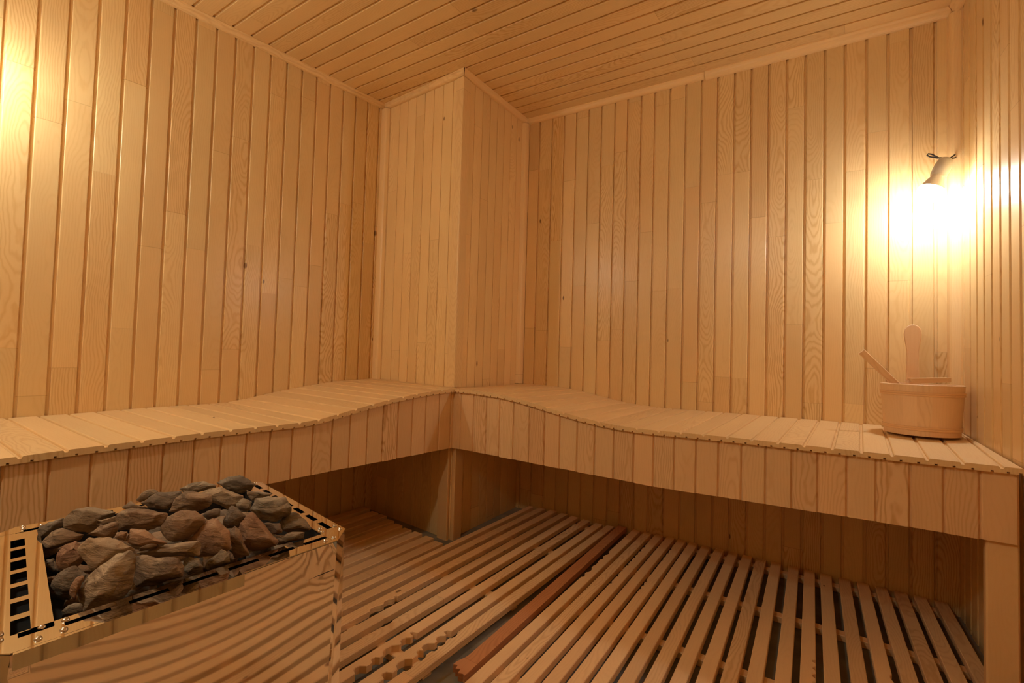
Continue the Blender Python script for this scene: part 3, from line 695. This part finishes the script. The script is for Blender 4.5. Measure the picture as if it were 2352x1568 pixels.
# ============================================================ HEATER
HO = Vector((.9415, -1.2923, .6)); hs = Vector((.033, -1, 0)).normalized(); ht = Vector((-1, .15, 0)).normalized()
def hpnt(s, t, z=0.0): return HO+hs*s+ht*t+Vector((0, 0, z))
heater = tag(empty('sauna_heater', hpnt(.235, .25, -.6)), 'polished steel sauna heater filled with stones, standing in the left foreground', 'heater')
SL, TL = .470, .505
CH = .036
mb = MB()   # body shell: slightly bowed front sheet
outl = [(CH+.001, 0), (SL-.024, -.0), (SL, .024), (SL, TL-.03), (SL-.03, TL), (.03, TL), (0, TL-.03), (0, CH)]
zt_, zb_ = -.001, -.50
def hq(s, t, z=0.0): return hpnt(s, t, z)
for i in range(len(outl)):
    a, b = outl[i], outl[(i+1) % len(outl)]
    if i == 0:
        ns, nz = 24, 18
        def fp(u, v):
            bow = .0050*math.sin(math.pi*u)*math.sin(math.pi*min(1, v*1.0))
            bow -= .0035*math.exp(-((u-.06)/.05)**2)*math.exp(-(v/.10)**2)*(1 if u > 0.0 else 0)*min(1, v/.03)*min(1, u/.03)
            return hq(a[0]+(b[0]-a[0])*u, -bow+.026*v, zt_+(zb_-zt_)*v)
        for x in range(ns):
            for y in range(nz):
                mb.face([fp(x/ns, y/nz), fp((x+1)/ns, y/nz), fp((x+1)/ns, (y+1)/nz), fp(x/ns, (y+1)/nz)][::-1], [(0, 0)]*4, mi=1)
    else:
        a_b = (a[0], a[1]+(.026 if i == 1 else 0)); b_b = (b[0], b[1]+(.026 if i == len(outl)-1 else 0))
        mb.face([hq(*a, zt_), hq(*b, zt_), hq(*b_b, zb_), hq(*a_b, zb_)], [(0, 0)]*4)
mb.face([hq(*p, zb_) for p in outl], [(0, 0)]*len(outl))
bo = mb.build('body', [M_STEEL, M_STEEL], heater)
for p in bo.data.polygons: p.use_smooth = (p.material_index == 1)
# inner basket that holds the stones, and the dark gap round it
OS0, OS1, OT0, OT1 = .044, .409, .046, .462
mb = MB(); inn = [(OS0, OT0), (OS1, OT0), (OS1, OT1), (OS0, OT1)]
for i in range(4):
    a, b = inn[i], inn[(i+1) % 4]
    mb.face([hq(*a, -.0015), hq(*b, -.0015), hq(*b, -.16), hq(*a, -.16)], [(0, 0)]*4)
mb.face([hq(*p, -.085) for p in inn], [(0, 0)]*4)
for (s0, s1, t0, t1) in ((.002, OS0, CH+.003, TL-.034), (OS1, SL-.002, .028, TL-.034), (CH+.003, SL-.028, .002, OT0), (.034, SL-.034, OT1, TL-.002)):
    mb.face([hq(s0, t0, -.05), hq(s1, t0, -.05), hq(s1, t1, -.05), hq(s0, t1, -.05)], [(0, 0)]*4)
mb.build('stone_basket', M_DARK, heater)
# top rim with slots
mb = MB(); tz = .0016
def plate(s0, s1, t0, t1):
    P = [hq(s0, t0, 0), hq(s1, t0, 0), hq(s1, t1, 0), hq(s0, t1, 0)]; T = [p+Vector((0, 0, tz)) for p in P]
    mb.face(T, [(0, 0)]*4); mb.face(P[::-1], [(0, 0)]*4)
    for i in range(4): j = (i+1) % 4; mb.face([P[i], P[j], T[j], T[i]], [(0, 0)]*4)
def rim(fix0, fix1, sl0, sl1, a0, a1, slots, along_s):
    """strip fix0..fix1 across, with slot band sl0..sl1; runs a0..a1"""
    pl = (lambda f0, f1, c0, c1: plate(c0, c1, f0, f1)) if along_s else (lambda f0, f1, c0, c1: plate(f0, f1, c0, c1))
    pl(fix0, sl0, a0, a1); pl(sl1, fix1, a0, a1)
    cur = a0
    for (p, q) in slots: pl(sl0, sl1, cur, p); cur = q
    pl(sl0, sl1, cur, a1)
fs = [(.0455, .0885), (.107, .150), (.168, .213), (.229, .275), (.292, .337), (.356, .400)]
rim(-.0008, OT0, .0222, .0325, .036, SL-.030, fs, True)
rs = [(.060+.0598*k, .102+.0598*k) for k in range(7)]; rs = [s for s in rs if s[1] < .47]
rim(-.0008, OS0, .0150, .0255, .036, TL-.030, rs, False)
ls = [(.044+.0562*k, .085+.0562*k) for k in range(7)]
rim(OS1, SL+.0008, .4290, .4460, .030, TL-.030, ls, False)
rim(OT1, TL, .478, .490, .036, SL-.030, [(.06+.06*k, .10+.06*k) for k in range(6)], True)
def corner_plate(pts, dz=.0012):
    P = [hq(s, t, tz*.2) for s, t in pts]; T = [hq(s, t, tz+dz*0.0+.0002) for s, t in pts]
    mb.face(T, [(0, 0)]*len(pts)); mb.face(P[::-1], [(0, 0)]*len(pts))
    for i in range(len(pts)): j = (i+1) % len(pts); mb.face([P[i], P[j], T[j], T[i]], [(0, 0)]*4)
corner_plate([(.0355, -.001), (.0445, .0), (.0445, .0445), (.043, .0585), (-.001, .0585), (-.001, .0355)])
corner_plate([(SL-.024, -.001), (SL+.001, .024), (SL+.001, .031), (OS1+.001, .031), (OS1-.006, .0445), (OS1-.006, -.001)])
corner_plate([(.03, TL), (.0, TL-.03), (.0, TL-.04), (.04, TL-.04), (.04, TL)])
corner_plate([(SL-.03, TL), (SL, TL-.03), (SL, TL-.04), (SL-.04, TL-.04), (SL-.04, TL)])
mb.build('top_rim', M_STEEL, heater, weld=False)
# front flange on the left half
mb = MB()
P = [(.205, -.0055), (SL-.026, -.0055)]
a, b = hq(.2, -.0062, tz), hq(SL-.026, -.0062, tz); a2_, b2_ = hq(.2, -.0062, -.016), hq(SL-.026, -.0062, -.016)
mb.face([a, b, b2_, a2_], [(0, 0)]*4); mb.face([hq(.2, 0, tz), hq(SL-.026, 0, tz), b, a][::-1], [(0, 0)]*4); mb.face([a2_, b2_, hq(SL-.026, 0, -.016), hq(.2, 0, -.016)], [(0, 0)]*4); mb.face([hq(.2, 0, tz), a, a2_, hq(.2, 0, -.016)], [(0, 0)]*4)
mb.build('front_flange', M_STEEL, heater)
SC = [(.007, .064), (.007, .042), (.035, .072), (.040, .054), (.036, .014), (.054, .013), (.399, .038), (.402, .012), (.424, .011), (.420, .038), (.455, .056), (.455, .041), (.406, .482), (.430, .497), (.430, .480), (.014, .478)]
for s, t in SC:
    mb = MB(); lathe(mb, [(.0040, 0), (.0038, .0012), (.0028, .0024), (.0012, .003), (0, .0031)], hq(s, t, tz+.0002), (0, 0, 1), n=14); mb.build('screw', M_STEEL2, heater, smooth=True)
for s, t in ((.05, .05), (SL-.05, .05), (.05, TL-.05), (SL-.05, TL-.05)):
    mb = MB(); lathe(mb, [(.022, -.5995), (.022, -.590), (.012, -.585), (.012, -.5)], hq(s, t), (0, 0, 1), n=16); mb.build('leg', M_DARK, heater, smooth=True)

# ============================================================ STONES
LBL = {
1: ('d', 'dark angular stone at the very top back of the heap'), 3: ('g', 'flat pale grey stone on the back skyline left of the dark top stone'),
4: ('g', 'small flat stone behind, just right below the dark top stone'), 5: ('p', 'broad pale slab directly in front of the dark top stone'),
6: ('b', 'large faceted brown stone in the upper middle above the oval stone'), 7: ('d', 'dark streaked slab on the back slope left of the faceted brown stone'),
8: ('g', 'small rough stone on the back edge beside the dark streaked slab'), 9: ('b', 'thin flat stone on the back edge above the wide layered stone'),
10: ('b', 'wide layered brown stone left of the oval stone'), 11: ('g', 'small grey wedge between pale slab and large rounded right-hand stone'),
12: ('g', 'large rounded grey stone at the right back beside the slotted rim'), 13: ('d', 'dark triangular stone above the pointed reddish one'),
14: ('d', 'dark sliver in the shadow behind the oval stone'), 15: ('b', 'oval pitted stone in the middle of the heap'),
16: ('g', 'light grey stone at the right corner of the heap near the screws'), 17: ('d', 'small dark stone tucked left of the right corner stone'),
18: ('g', 'flat stone at the front right corner along the rim'), 19: ('r', 'upright pointed reddish stone at the right front'),
20: ('b', 'narrow upright stone just left of the pointed reddish stone'), 21: ('r', 'large wedge with a reddish face in front of the dark triangle'),
22: ('g', 'small pointed grey stone resting at the front rim, right of centre'), 23: ('p', 'long flat pale slab lying across the front middle'),
24: ('r', 'reddish wedge stone left of and below the oval stone'), 25: ('b', 'thin stone under the reddish wedge, above the long pale slab'),
26: ('b', 'blocky brown stone beneath the long pale slab at the front'), 27: ('g', 'small grey stone at the front rim right of the blocky brown one'),
28: ('g', 'big angular grey stone at the left back of the heap'), 29: ('b', 'thin slab wedged beside the big angular left-back stone'),
30: ('b', 'mid-sized brown stone in front of the thin slab on the left'), 31: ('d', 'dark layered stone at the far left back corner'),
32: ('b', 'long low stone in front of the dark layered corner stone'), 33: ('b', 'light brown stone touching the inner edge of the left slotted rim'),
34: ('r', 'russet upright stone in the left part of the heap'), 35: ('p', 'large pale rugged stone left of the centre'),
36: ('b', 'little stone beside the reddish wedge, left of it'), 37: ('p', 'largest stone of the heap, pale and flat-faced, at the left front'),
38: ('d', 'dark curved slab at the left front behind the largest stone'), 39: ('r', 'narrow reddish stone pressed against the left side of the largest stone'),
40: ('d', 'small dark stone below the light brown one by the left rim'), 41: ('d', 'small dark stone under the foot of the largest stone at the front left'),
42: ('b', 'small brown stone low by the left rim, half under the dark curved slab')}
STONES = [
    (1, (0.6596,-1.3682,0.6584), [(-40,-24,0),(-22,-12,13),(0,1,17),(14,9,11),(31,20,0),(21,16,-12),(6,6,-19),(-16,-13,-13),(-14,-22,3),(3,-12,10),(25,6,3),(19,4,-4),(1,-12,-4),(-43,-11,-7),(-24,-4,3),(-12,6,4),(-4,13,1),(6,21,-7),(-1,15,-13),(-10,11,-19),(-26,2,-14)]),
    (3, (0.6328,-1.4293,0.6597), [(-30,-23,-4),(-10,-4,9),(11,8,10),(25,21,4),(24,18,-1),(-4,1,-9),(-26,-17,-13),(-10,-16,0),(3,-5,7),(13,0,6),(22,6,5),(20,5,2),(7,-3,-3),(-15,0,2),(-3,10,2),(4,18,-3),(5,14,-5),(-14,5,-12)]),
    (4, (0.7598,-1.3801,0.6578), [(-17,-12,8),(-1,3,6),(23,15,2),(13,12,-6),(-6,-5,-9),(-16,-11,-2),(-3,-11,7),(7,-2,5),(16,6,2),(1,-5,-3),(-1,-7,1),(3,15,-4),(-14,1,-12),(-20,-3,-7)]),
    (5, (0.7364,-1.4338,0.6599), [(-33,-21,6),(-20,-12,15),(4,-1,19),(35,22,4),(33,22,-7),(12,9,-22),(-4,-4,-11),(-22,-18,-1),(-4,-17,7),(1,-10,10),(13,-5,14),(27,9,4),(17,1,-11),(6,-6,-3),(-2,-10,1),(-36,-6,-4),(-26,-2,2),(-14,7,4),(4,22,-6),(4,22,-13),(-8,14,-25),(-29,-4,-9)]),
    (6, (0.7334,-1.4803,0.6595), [(-31,-24,-15),(-20,-18,7),(-9,-8,20),(23,21,16),(30,20,3),(15,15,-12),(-8,-6,-18),(-2,-14,-3),(-1,-13,6),(8,-9,13),(25,7,12),(21,6,4),(4,-5,-5),(-34,-6,-17),(-36,-5,-4),(-25,3,4),(3,20,4),(-1,19,-7),(-9,14,-15)]),
    (7, (0.6824,-1.5069,0.6595), [(-35,-23,-6),(-9,-6,13),(21,20,19),(28,20,4),(1,6,-17),(-18,-12,-16),(-7,-14,-1),(4,-6,8),(20,6,12),(26,10,5),(12,0,-8),(-3,-10,-7),(-42,-11,-13),(-20,1,1),(-11,8,-18),(-30,-2,-19)]),
    (8, (0.6231,-1.5125,0.6598), [(-18,-13,-9),(-1,-1,8),(9,7,11),(18,13,5),(-10,-5,-15),(4,-2,5),(12,2,8),(16,5,4),(-22,-4,-10),(-9,2,1),(-3,7,2),(-14,0,-13)]),
    (9, (0.6874,-1.5501,0.6599), [(-19,-14,-3),(-8,-4,7),(16,11,0),(7,8,-6),(-5,-11,0),(4,-4,5),(12,4,2),(9,1,-1),(-12,-1,1),(-4,9,-5)]),
    (10, (0.7623,-1.5654,0.6598), [(-29,-24,6),(-24,-12,14),(3,0,16),(35,24,10),(32,26,-8),(11,8,-18),(-36,-19,-22),(-5,-16,6),(4,-13,13),(14,-4,10),(30,8,9),(27,7,0),(15,1,-7),(-6,-17,-9),(-44,-9,-7),(-18,6,0),(-2,19,-5),(2,22,-15),(-16,11,-21),(-32,-7,-20)]),
    (11, (0.8047,-1.4217,0.6563), [(-14,-10,0),(-5,-3,14),(12,7,8),(7,5,-8),(0,0,-14),(-1,-9,2),(9,0,4),(9,-1,-2),(5,-2,-7),(-20,-2,-5),(-11,3,3),(-9,4,-12)]),
    (12, (0.8228,-1.3836,0.646), [(-34,-22,-5),(-29,-16,15),(-8,-4,20),(18,14,19),(29,20,4),(24,21,-12),(3,6,-25),(-23,-9,-23),(-2,-15,2),(-3,-14,11),(5,-8,15),(24,3,5),(24,1,0),(5,-11,-5),(-44,-5,-14),(-22,6,5),(-4,15,1),(-6,23,-9),(-4,24,-18),(-13,11,-22),(-26,3,-21)]),
    (13, (0.83,-1.4524,0.6467), [(-18,-10,-6),(-5,-4,20),(7,4,14),(18,12,4),(6,6,-16),(-15,-5,-19),(-1,-11,0),(5,-6,13),(13,-2,11),(16,3,4),(5,-7,-4),(-24,-2,-11),(-16,3,5),(-10,10,1),(-1,11,-4),(-5,9,-17)]),
    (14, (0.8097,-1.4796,0.6563), [(-13,-9,-3),(-4,-2,6),(10,9,8),(11,7,-2),(-6,-3,-10),(2,-4,5),(10,3,0),(2,-3,-2),(-14,-2,-6),(-9,1,1),(1,8,2),(-2,8,-5),(-12,2,-10)]),
    (15, (0.8203,-1.5285,0.6528), [(-28,-20,-7),(-18,-14,11),(-1,-1,22),(14,11,21),(25,20,14),(30,22,6),(5,8,-24),(-8,-8,-25),(-29,-14,-21),(-3,-14,0),(0,-12,10),(11,-5,13),(19,-1,13),(27,7,12),(25,9,6),(14,-1,-8),(7,-7,-6),(-2,-11,-6),(-39,-6,-15),(-26,-1,-4),(-18,6,6),(-7,18,-3),(4,20,-5),(-29,-5,-21)]),
    (16, (0.8408,-1.3522,0.6143), [(-25,-14,-3),(-19,-11,15),(3,1,20),(15,15,7),(25,20,-10),(6,10,-18),(-22,-11,-17),(1,-13,3),(4,-11,10),(15,2,6),(18,1,0),(14,-3,-3),(0,-12,-5),(-28,-3,-10),(-21,1,0),(-12,9,5),(-1,17,-3),(1,22,-15),(-9,14,-19),(-24,2,-17)]),
    (17, (0.8577,-1.3996,0.6238), [(-14,-12,5),(-6,-6,10),(10,7,7),(14,9,-8),(-1,1,-14),(0,-6,8),(14,2,-2),(-18,-4,-1),(-11,1,0),(-1,9,0),(-1,10,-9)]),
    (18, (0.8749,-1.3791,0.6032), [(-22,-14,2),(3,3,11),(20,17,10),(17,17,-3),(-8,-5,-12),(-18,-14,-12),(-1,-10,4),(8,-2,9),(19,2,9),(17,4,2),(3,-7,-4),(-4,-12,-4),(-21,-1,-6),(-8,7,-1),(0,17,-9),(-17,4,-15)]),
    (19, (0.8607,-1.4318,0.6218), [(-28,-17,-6),(-18,-16,16),(-2,-6,39),(9,2,26),(9,11,8),(25,24,-14),(28,19,-19),(-8,0,-32),(-19,-16,-18),(1,-13,12),(7,-8,27),(15,-4,19),(16,0,8),(31,8,-3),(23,5,-7),(6,-5,-13),(2,-13,-4),(-32,2,-3),(-20,6,13),(-10,9,4),(-11,15,-6),(-1,24,-19),(-5,20,-21),(-19,7,-29),(-34,0,-24)]),
    (20, (0.8641,-1.4638,0.6193), [(-10,-5,16),(-4,-2,25),(1,2,17),(-1,3,-4),(16,13,-21),(-4,-2,-29),(-6,-6,-8),(2,-5,8),(5,-4,14),(6,-1,12),(5,-1,0),(14,5,-9),(-15,1,6),(-6,5,-7),(-11,3,-22),(-13,1,-10)]),
    (21, (0.8538,-1.4987,0.6311), [(-33,-20,-4),(-16,-10,17),(0,3,34),(10,9,22),(19,17,10),(28,17,-14),(4,7,-29),(-20,-7,-32),(-10,-9,-10),(12,-3,22),(19,0,19),(24,5,10),(25,8,-7),(6,-8,0),(-41,-6,-13),(-27,3,-2),(-16,10,15),(-5,16,-4),(2,19,-19),(-13,12,-31),(-24,3,-16)]),
    (22, (0.8819,-1.4996,0.6036), [(-15,-11,-10),(-9,-8,3),(3,3,17),(15,9,12),(17,11,-1),(4,3,-7),(-11,-8,-13),(-2,-7,-3),(2,-7,4),(13,1,2),(8,-2,0),(2,-6,-3),(-19,-2,-12),(-17,-1,-4),(-7,6,4),(1,10,2),(-1,12,-7),(-6,6,-10),(-19,0,-15)]),
    (23, (0.8572,-1.5504,0.6299), [(-43,-33,-6),(-29,-20,3),(4,3,12),(30,18,15),(30,24,5),(28,22,-8),(7,7,-10),(-33,-18,-13),(-5,-19,2),(14,-4,9),(23,4,10),(31,9,8),(27,6,1),(18,-1,-1),(-37,-4,-10),(-7,18,-4),(0,20,-7),(-16,11,-17),(-37,-6,-18)]),
    (24, (0.8308,-1.5848,0.6491), [(-21,-12,2),(-15,-9,13),(5,3,11),(31,22,-5),(14,14,-8),(-8,-2,-12),(-18,-11,-7),(-5,-10,4),(1,-8,10),(8,0,8),(25,10,0),(4,-4,-4),(-1,-6,-1),(-22,-3,4),(-9,5,0),(5,16,-9),(0,14,-11),(-14,2,-12),(-24,-5,-11)]),
    (25, (0.8438,-1.5776,0.6396), [(-17,-12,-3),(3,0,5),(20,14,5),(7,7,0),(-13,-10,-8),(-4,-10,0),(5,-1,4),(-1,-6,-2),(-18,-3,-6),(-8,3,-2),(6,13,-1),(-4,6,-4),(-18,-4,-10)]),
    (26, (0.875,-1.5763,0.6127), [(-34,-20,5),(-22,-20,20),(24,15,20),(24,23,4),(25,22,-9),(-3,5,-21),(-26,-20,-25),(0,-11,7),(1,-12,12),(26,4,16),(31,9,9),(28,4,3),(13,-2,-6),(2,-15,-7),(-43,-7,-9),(-41,-4,-1),(-7,16,-1),(-5,20,-10),(-23,10,-26),(-39,-6,-30)]),
    (27, (0.8789,-1.5339,0.6068), [(-14,-7,6),(-3,-4,14),(9,6,12),(15,10,-1),(8,7,-9),(-7,-3,-17),(-10,-7,-7),(11,0,9),(14,3,2),(4,-4,-4),(-14,-1,-1),(-6,7,0),(-1,8,-6),(-4,7,-10),(-11,1,-14),(-18,-1,-11)]),
    (28, (0.6339,-1.6024,0.6394), [(-32,-21,-3),(-18,-15,15),(-2,3,21),(23,14,13),(44,29,15),(11,12,-8),(10,10,-21),(-17,-8,-21),(-29,-21,-13),(15,-2,18),(38,14,12),(17,1,-5),(2,-8,-9),(0,-13,-3),(-32,-8,-9),(-32,-7,2),(-13,5,4),(-3,12,-1),(-6,11,-12),(-6,11,-22),(-23,-1,-19),(-41,-9,-19)]),
    (29, (0.7118,-1.5964,0.6509), [(-11,-9,3),(14,10,9),(12,11,-1),(-5,-4,-7),(-14,-8,-5),(1,-6,3),(2,-3,-2),(-16,-3,-3),(0,8,1),(-14,0,-10),(-15,-3,-7)]),
    (30, (0.7514,-1.6072,0.648), [(-24,-17,-5),(-6,-4,9),(16,10,15),(17,11,0),(13,8,-9),(-14,-8,-9),(-7,-13,-1),(5,-3,5),(16,4,11),(14,4,2),(12,3,-4),(-29,-9,-10),(-4,10,-6),(-3,9,-13),(-19,-3,-11)]),
    (31, (0.5476,-1.6294,0.6127), [(-18,-12,-4),(-13,-7,4),(19,13,19),(19,15,8),(5,3,-8),(-16,-11,-20),(2,-4,4),(18,4,12),(-1,-7,-8),(-25,-6,-9),(-19,-3,-3),(-4,10,4),(2,12,0),(-12,5,-11)]),
    (32, (0.6039,-1.6275,0.6063), [(-29,-20,-9),(-12,-8,12),(2,1,18),(35,25,10),(22,20,-3),(1,1,-8),(-28,-16,-23),(2,-6,10),(9,-1,11),(28,12,8),(23,9,1),(10,-2,0),(-3,-12,-9),(-29,-10,-12),(-22,-2,1),(-14,4,6),(4,15,-8),(-15,4,-12),(-30,-7,-21)]),
    (33, (0.5811,-1.6381,0.5864), [(-16,-11,1),(6,5,15),(13,10,10),(15,10,-3),(-4,-4,-14),(-16,-10,-9),(2,-8,4),(12,0,9),(1,-7,-2),(-23,-4,-6),(-11,5,1),(-4,10,0),(-5,8,-8),(-14,0,-14),(-21,-4,-11)]),
    (34, (0.7252,-1.6394,0.6145), [(-20,-14,0),(-14,-9,13),(3,4,22),(12,11,14),(18,13,-4),(4,5,-22),(-15,-8,-27),(-1,-11,3),(4,-7,10),(14,-1,15),(16,4,11),(21,5,1),(12,0,-6),(-25,-4,-8),(-23,-3,1),(-12,5,4),(-6,10,1),(-6,11,-10),(-14,7,-20),(-27,-3,-29)]),
    (35, (0.8197,-1.6244,0.6397), [(-31,-22,2),(-18,-15,19),(7,3,22),(31,21,9),(28,26,1),(13,11,-12),(-14,-7,-29),(-25,-15,-16),(-7,-14,4),(7,-10,13),(13,-1,14),(28,5,9),(29,9,5),(19,2,-2),(6,-8,-12),(-4,-12,-6),(-45,-10,-10),(-32,-4,1),(-16,8,2),(-2,21,-5),(6,23,-8),(-10,12,-18),(-22,0,-25),(-33,-5,-20)]),
    (36, (0.8065,-1.6024,0.6525), [(-10,-5,-2),(-2,0,7),(8,5,7),(6,5,-7),(-5,-4,-5),(0,-5,1),(8,1,5),(6,1,-3),(1,-3,-2),(-2,4,-7),(-10,0,-7)]),
    (37, (0.8693,-1.6321,0.6128), [(-42,-22,-16),(-27,-15,7),(4,6,36),(23,16,45),(31,20,36),(17,20,-12),(5,5,-27),(-15,-2,-41),(-34,-18,-42),(2,-14,1),(3,-13,10),(20,-1,29),(21,4,1),(15,0,-12),(9,-5,-11),(5,-12,-9),(-48,-8,-23),(-39,-6,-7),(-15,9,13),(-3,19,9),(-11,19,-21),(-20,10,-30),(-30,4,-41)]),
    (38, (0.8008,-1.6586,0.6034), [(-21,-14,-7),(-15,-9,12),(8,5,24),(23,16,12),(15,11,7),(-1,3,-1),(-1,3,-27),(-21,-13,-23),(3,-7,10),(11,0,12),(24,8,11),(13,3,5),(8,-1,-9),(-3,-8,-9),(-28,-5,-13),(-24,-3,0),(-1,13,-1),(-11,5,-8),(-14,5,-27)]),
    (39, (0.8361,-1.658,0.6068), [(-6,-5,0),(0,-1,13),(9,6,16),(5,3,0),(0,0,-19),(-6,-5,-10),(2,-3,2),(9,1,8),(7,0,2),(5,-1,-7),(1,-4,-4),(-6,1,4),(-1,5,5),(-8,2,-16)]),
    (40, (0.667,-1.6504,0.587), [(-10,-5,-2),(-7,-4,10),(4,5,13),(11,8,-8),(-6,-1,-16),(2,-4,2),(4,-4,8),(8,1,9),(12,3,-2),(3,-2,-4),(-15,-2,-6),(-12,-1,2),(-5,4,3),(-11,1,-15)]),
    (41, (0.8679,-1.6691,0.5914), [(-10,-8,-2),(-2,-3,7),(9,8,7),(12,8,-5),(-9,-5,-8),(-2,-6,1),(3,-3,6),(9,2,5),(1,-4,-2),(-16,-4,-7),(-11,0,-1),(0,6,0),(-13,-2,-10)]),
    (42, (0.7211,-1.6607,0.5836), [(-5,-4,4),(6,4,7),(2,2,-7),(-5,-2,-5),(1,-3,3),(5,1,4),(5,0,-3),(2,-2,-1),(-9,-1,-1),(-2,4,1),(-3,2,-6),(-7,-1,-6)]),
]
def stone(pts, loc, mat, seed, name='heater_stone', bev=.0016):
    bm = bmesh.new()
    for p in pts: bm.verts.new((p[0]*.00105, p[1]*.00105, p[2]*.00105))
    r = bmesh.ops.convex_hull(bm, input=bm.verts)
    dead = [g for g in r['geom_interior'] if isinstance(g, bmesh.types.BMVert)]
    bmesh.ops.delete(bm, geom=dead, context='VERTS')
    bmesh.ops.dissolve_limit(bm, angle_limit=.18, verts=bm.verts, edges=bm.edges)
    bmesh.ops.bevel(bm, geom=list(bm.edges), offset=bev, segments=2, profile=.6, affect='EDGES', clamp_overlap=True)
    bmesh.ops.triangulate(bm, faces=bm.faces)
    bmesh.ops.subdivide_edges(bm, edges=[e for e in bm.edges if e.calc_length() > .010], cuts=1, use_grid_fill=False)
    bmesh.ops.triangulate(bm, faces=bm.faces)
    bmesh.ops.subdivide_edges(bm, edges=[e for e in bm.edges if e.calc_length() > .007], cuts=1, use_grid_fill=False)
    bmesh.ops.triangulate(bm, faces=bm.faces)
    bmesh.ops.recalc_face_normals(bm, faces=bm.faces); bm.normal_update()
    L = Vector(loc)
    for v in bm.verts:
        q = v.co*42+Vector((seed*3.1, 0, seed)); d = noise.noise(q)*.0030 + noise.noise(v.co*120+Vector((0, seed*2.0, 0)))*.0018
        v.co += v.normal*d
    me = bpy.data.meshes.new(name); bm.to_mesh(me); bm.free(); me.materials.append(mat)
    me.shade_smooth()
    o = bpy.data.objects.new(name, me); COL.objects.link(o); o.location = loc
    return o
for k, loc, pts in STONES:
    c, lab = LBL[k]
    tag(stone(pts, loc, M_ST[c], k), lab, 'stone', 'heater stones heaped in the heater')
# lower layer that fills the basket
rnd = random.Random(3); base = []
for i in range(6):
    for j in range(7):
        s = .075+.0575*i+rnd.uniform(-.006, .006); t = .080+.0565*j+rnd.uniform(-.006, .006)
        base.append((min(max(s, .082), .370), min(max(t, .084), .424)))
proto = []
for q in range(4):
    pts = []
    for _ in range(16):
        v = Vector((rnd.gauss(0, 1), rnd.gauss(0, 1), rnd.gauss(0, 1))).normalized(); pts.append((v.x*29, v.y*27, v.z*20))
    proto.append(pts)
meshes = []
for n_, (s, t) in enumerate(base):
    p = hq(s, t, 0)
    z = .575 + (.018 if (.10 < s < .36 and .10 < t < .40) else 0)-.020
    if n_ < 4:
        o = stone(proto[n_], (p.x, p.y, z), M_ST['b' if n_ % 2 else 'd'], 90+n_); meshes.append(o)
    else:
        o = meshes[n_ % 4].copy(); COL.objects.link(o); o.location = (p.x, p.y, z); o.rotation_euler = (0, 0, rnd.uniform(0, 6.28))
    tag(o, 'dark brown stone deep in the heap, showing only in gaps between the upper stones', 'stone', 'stones in the bottom layer of the heater')
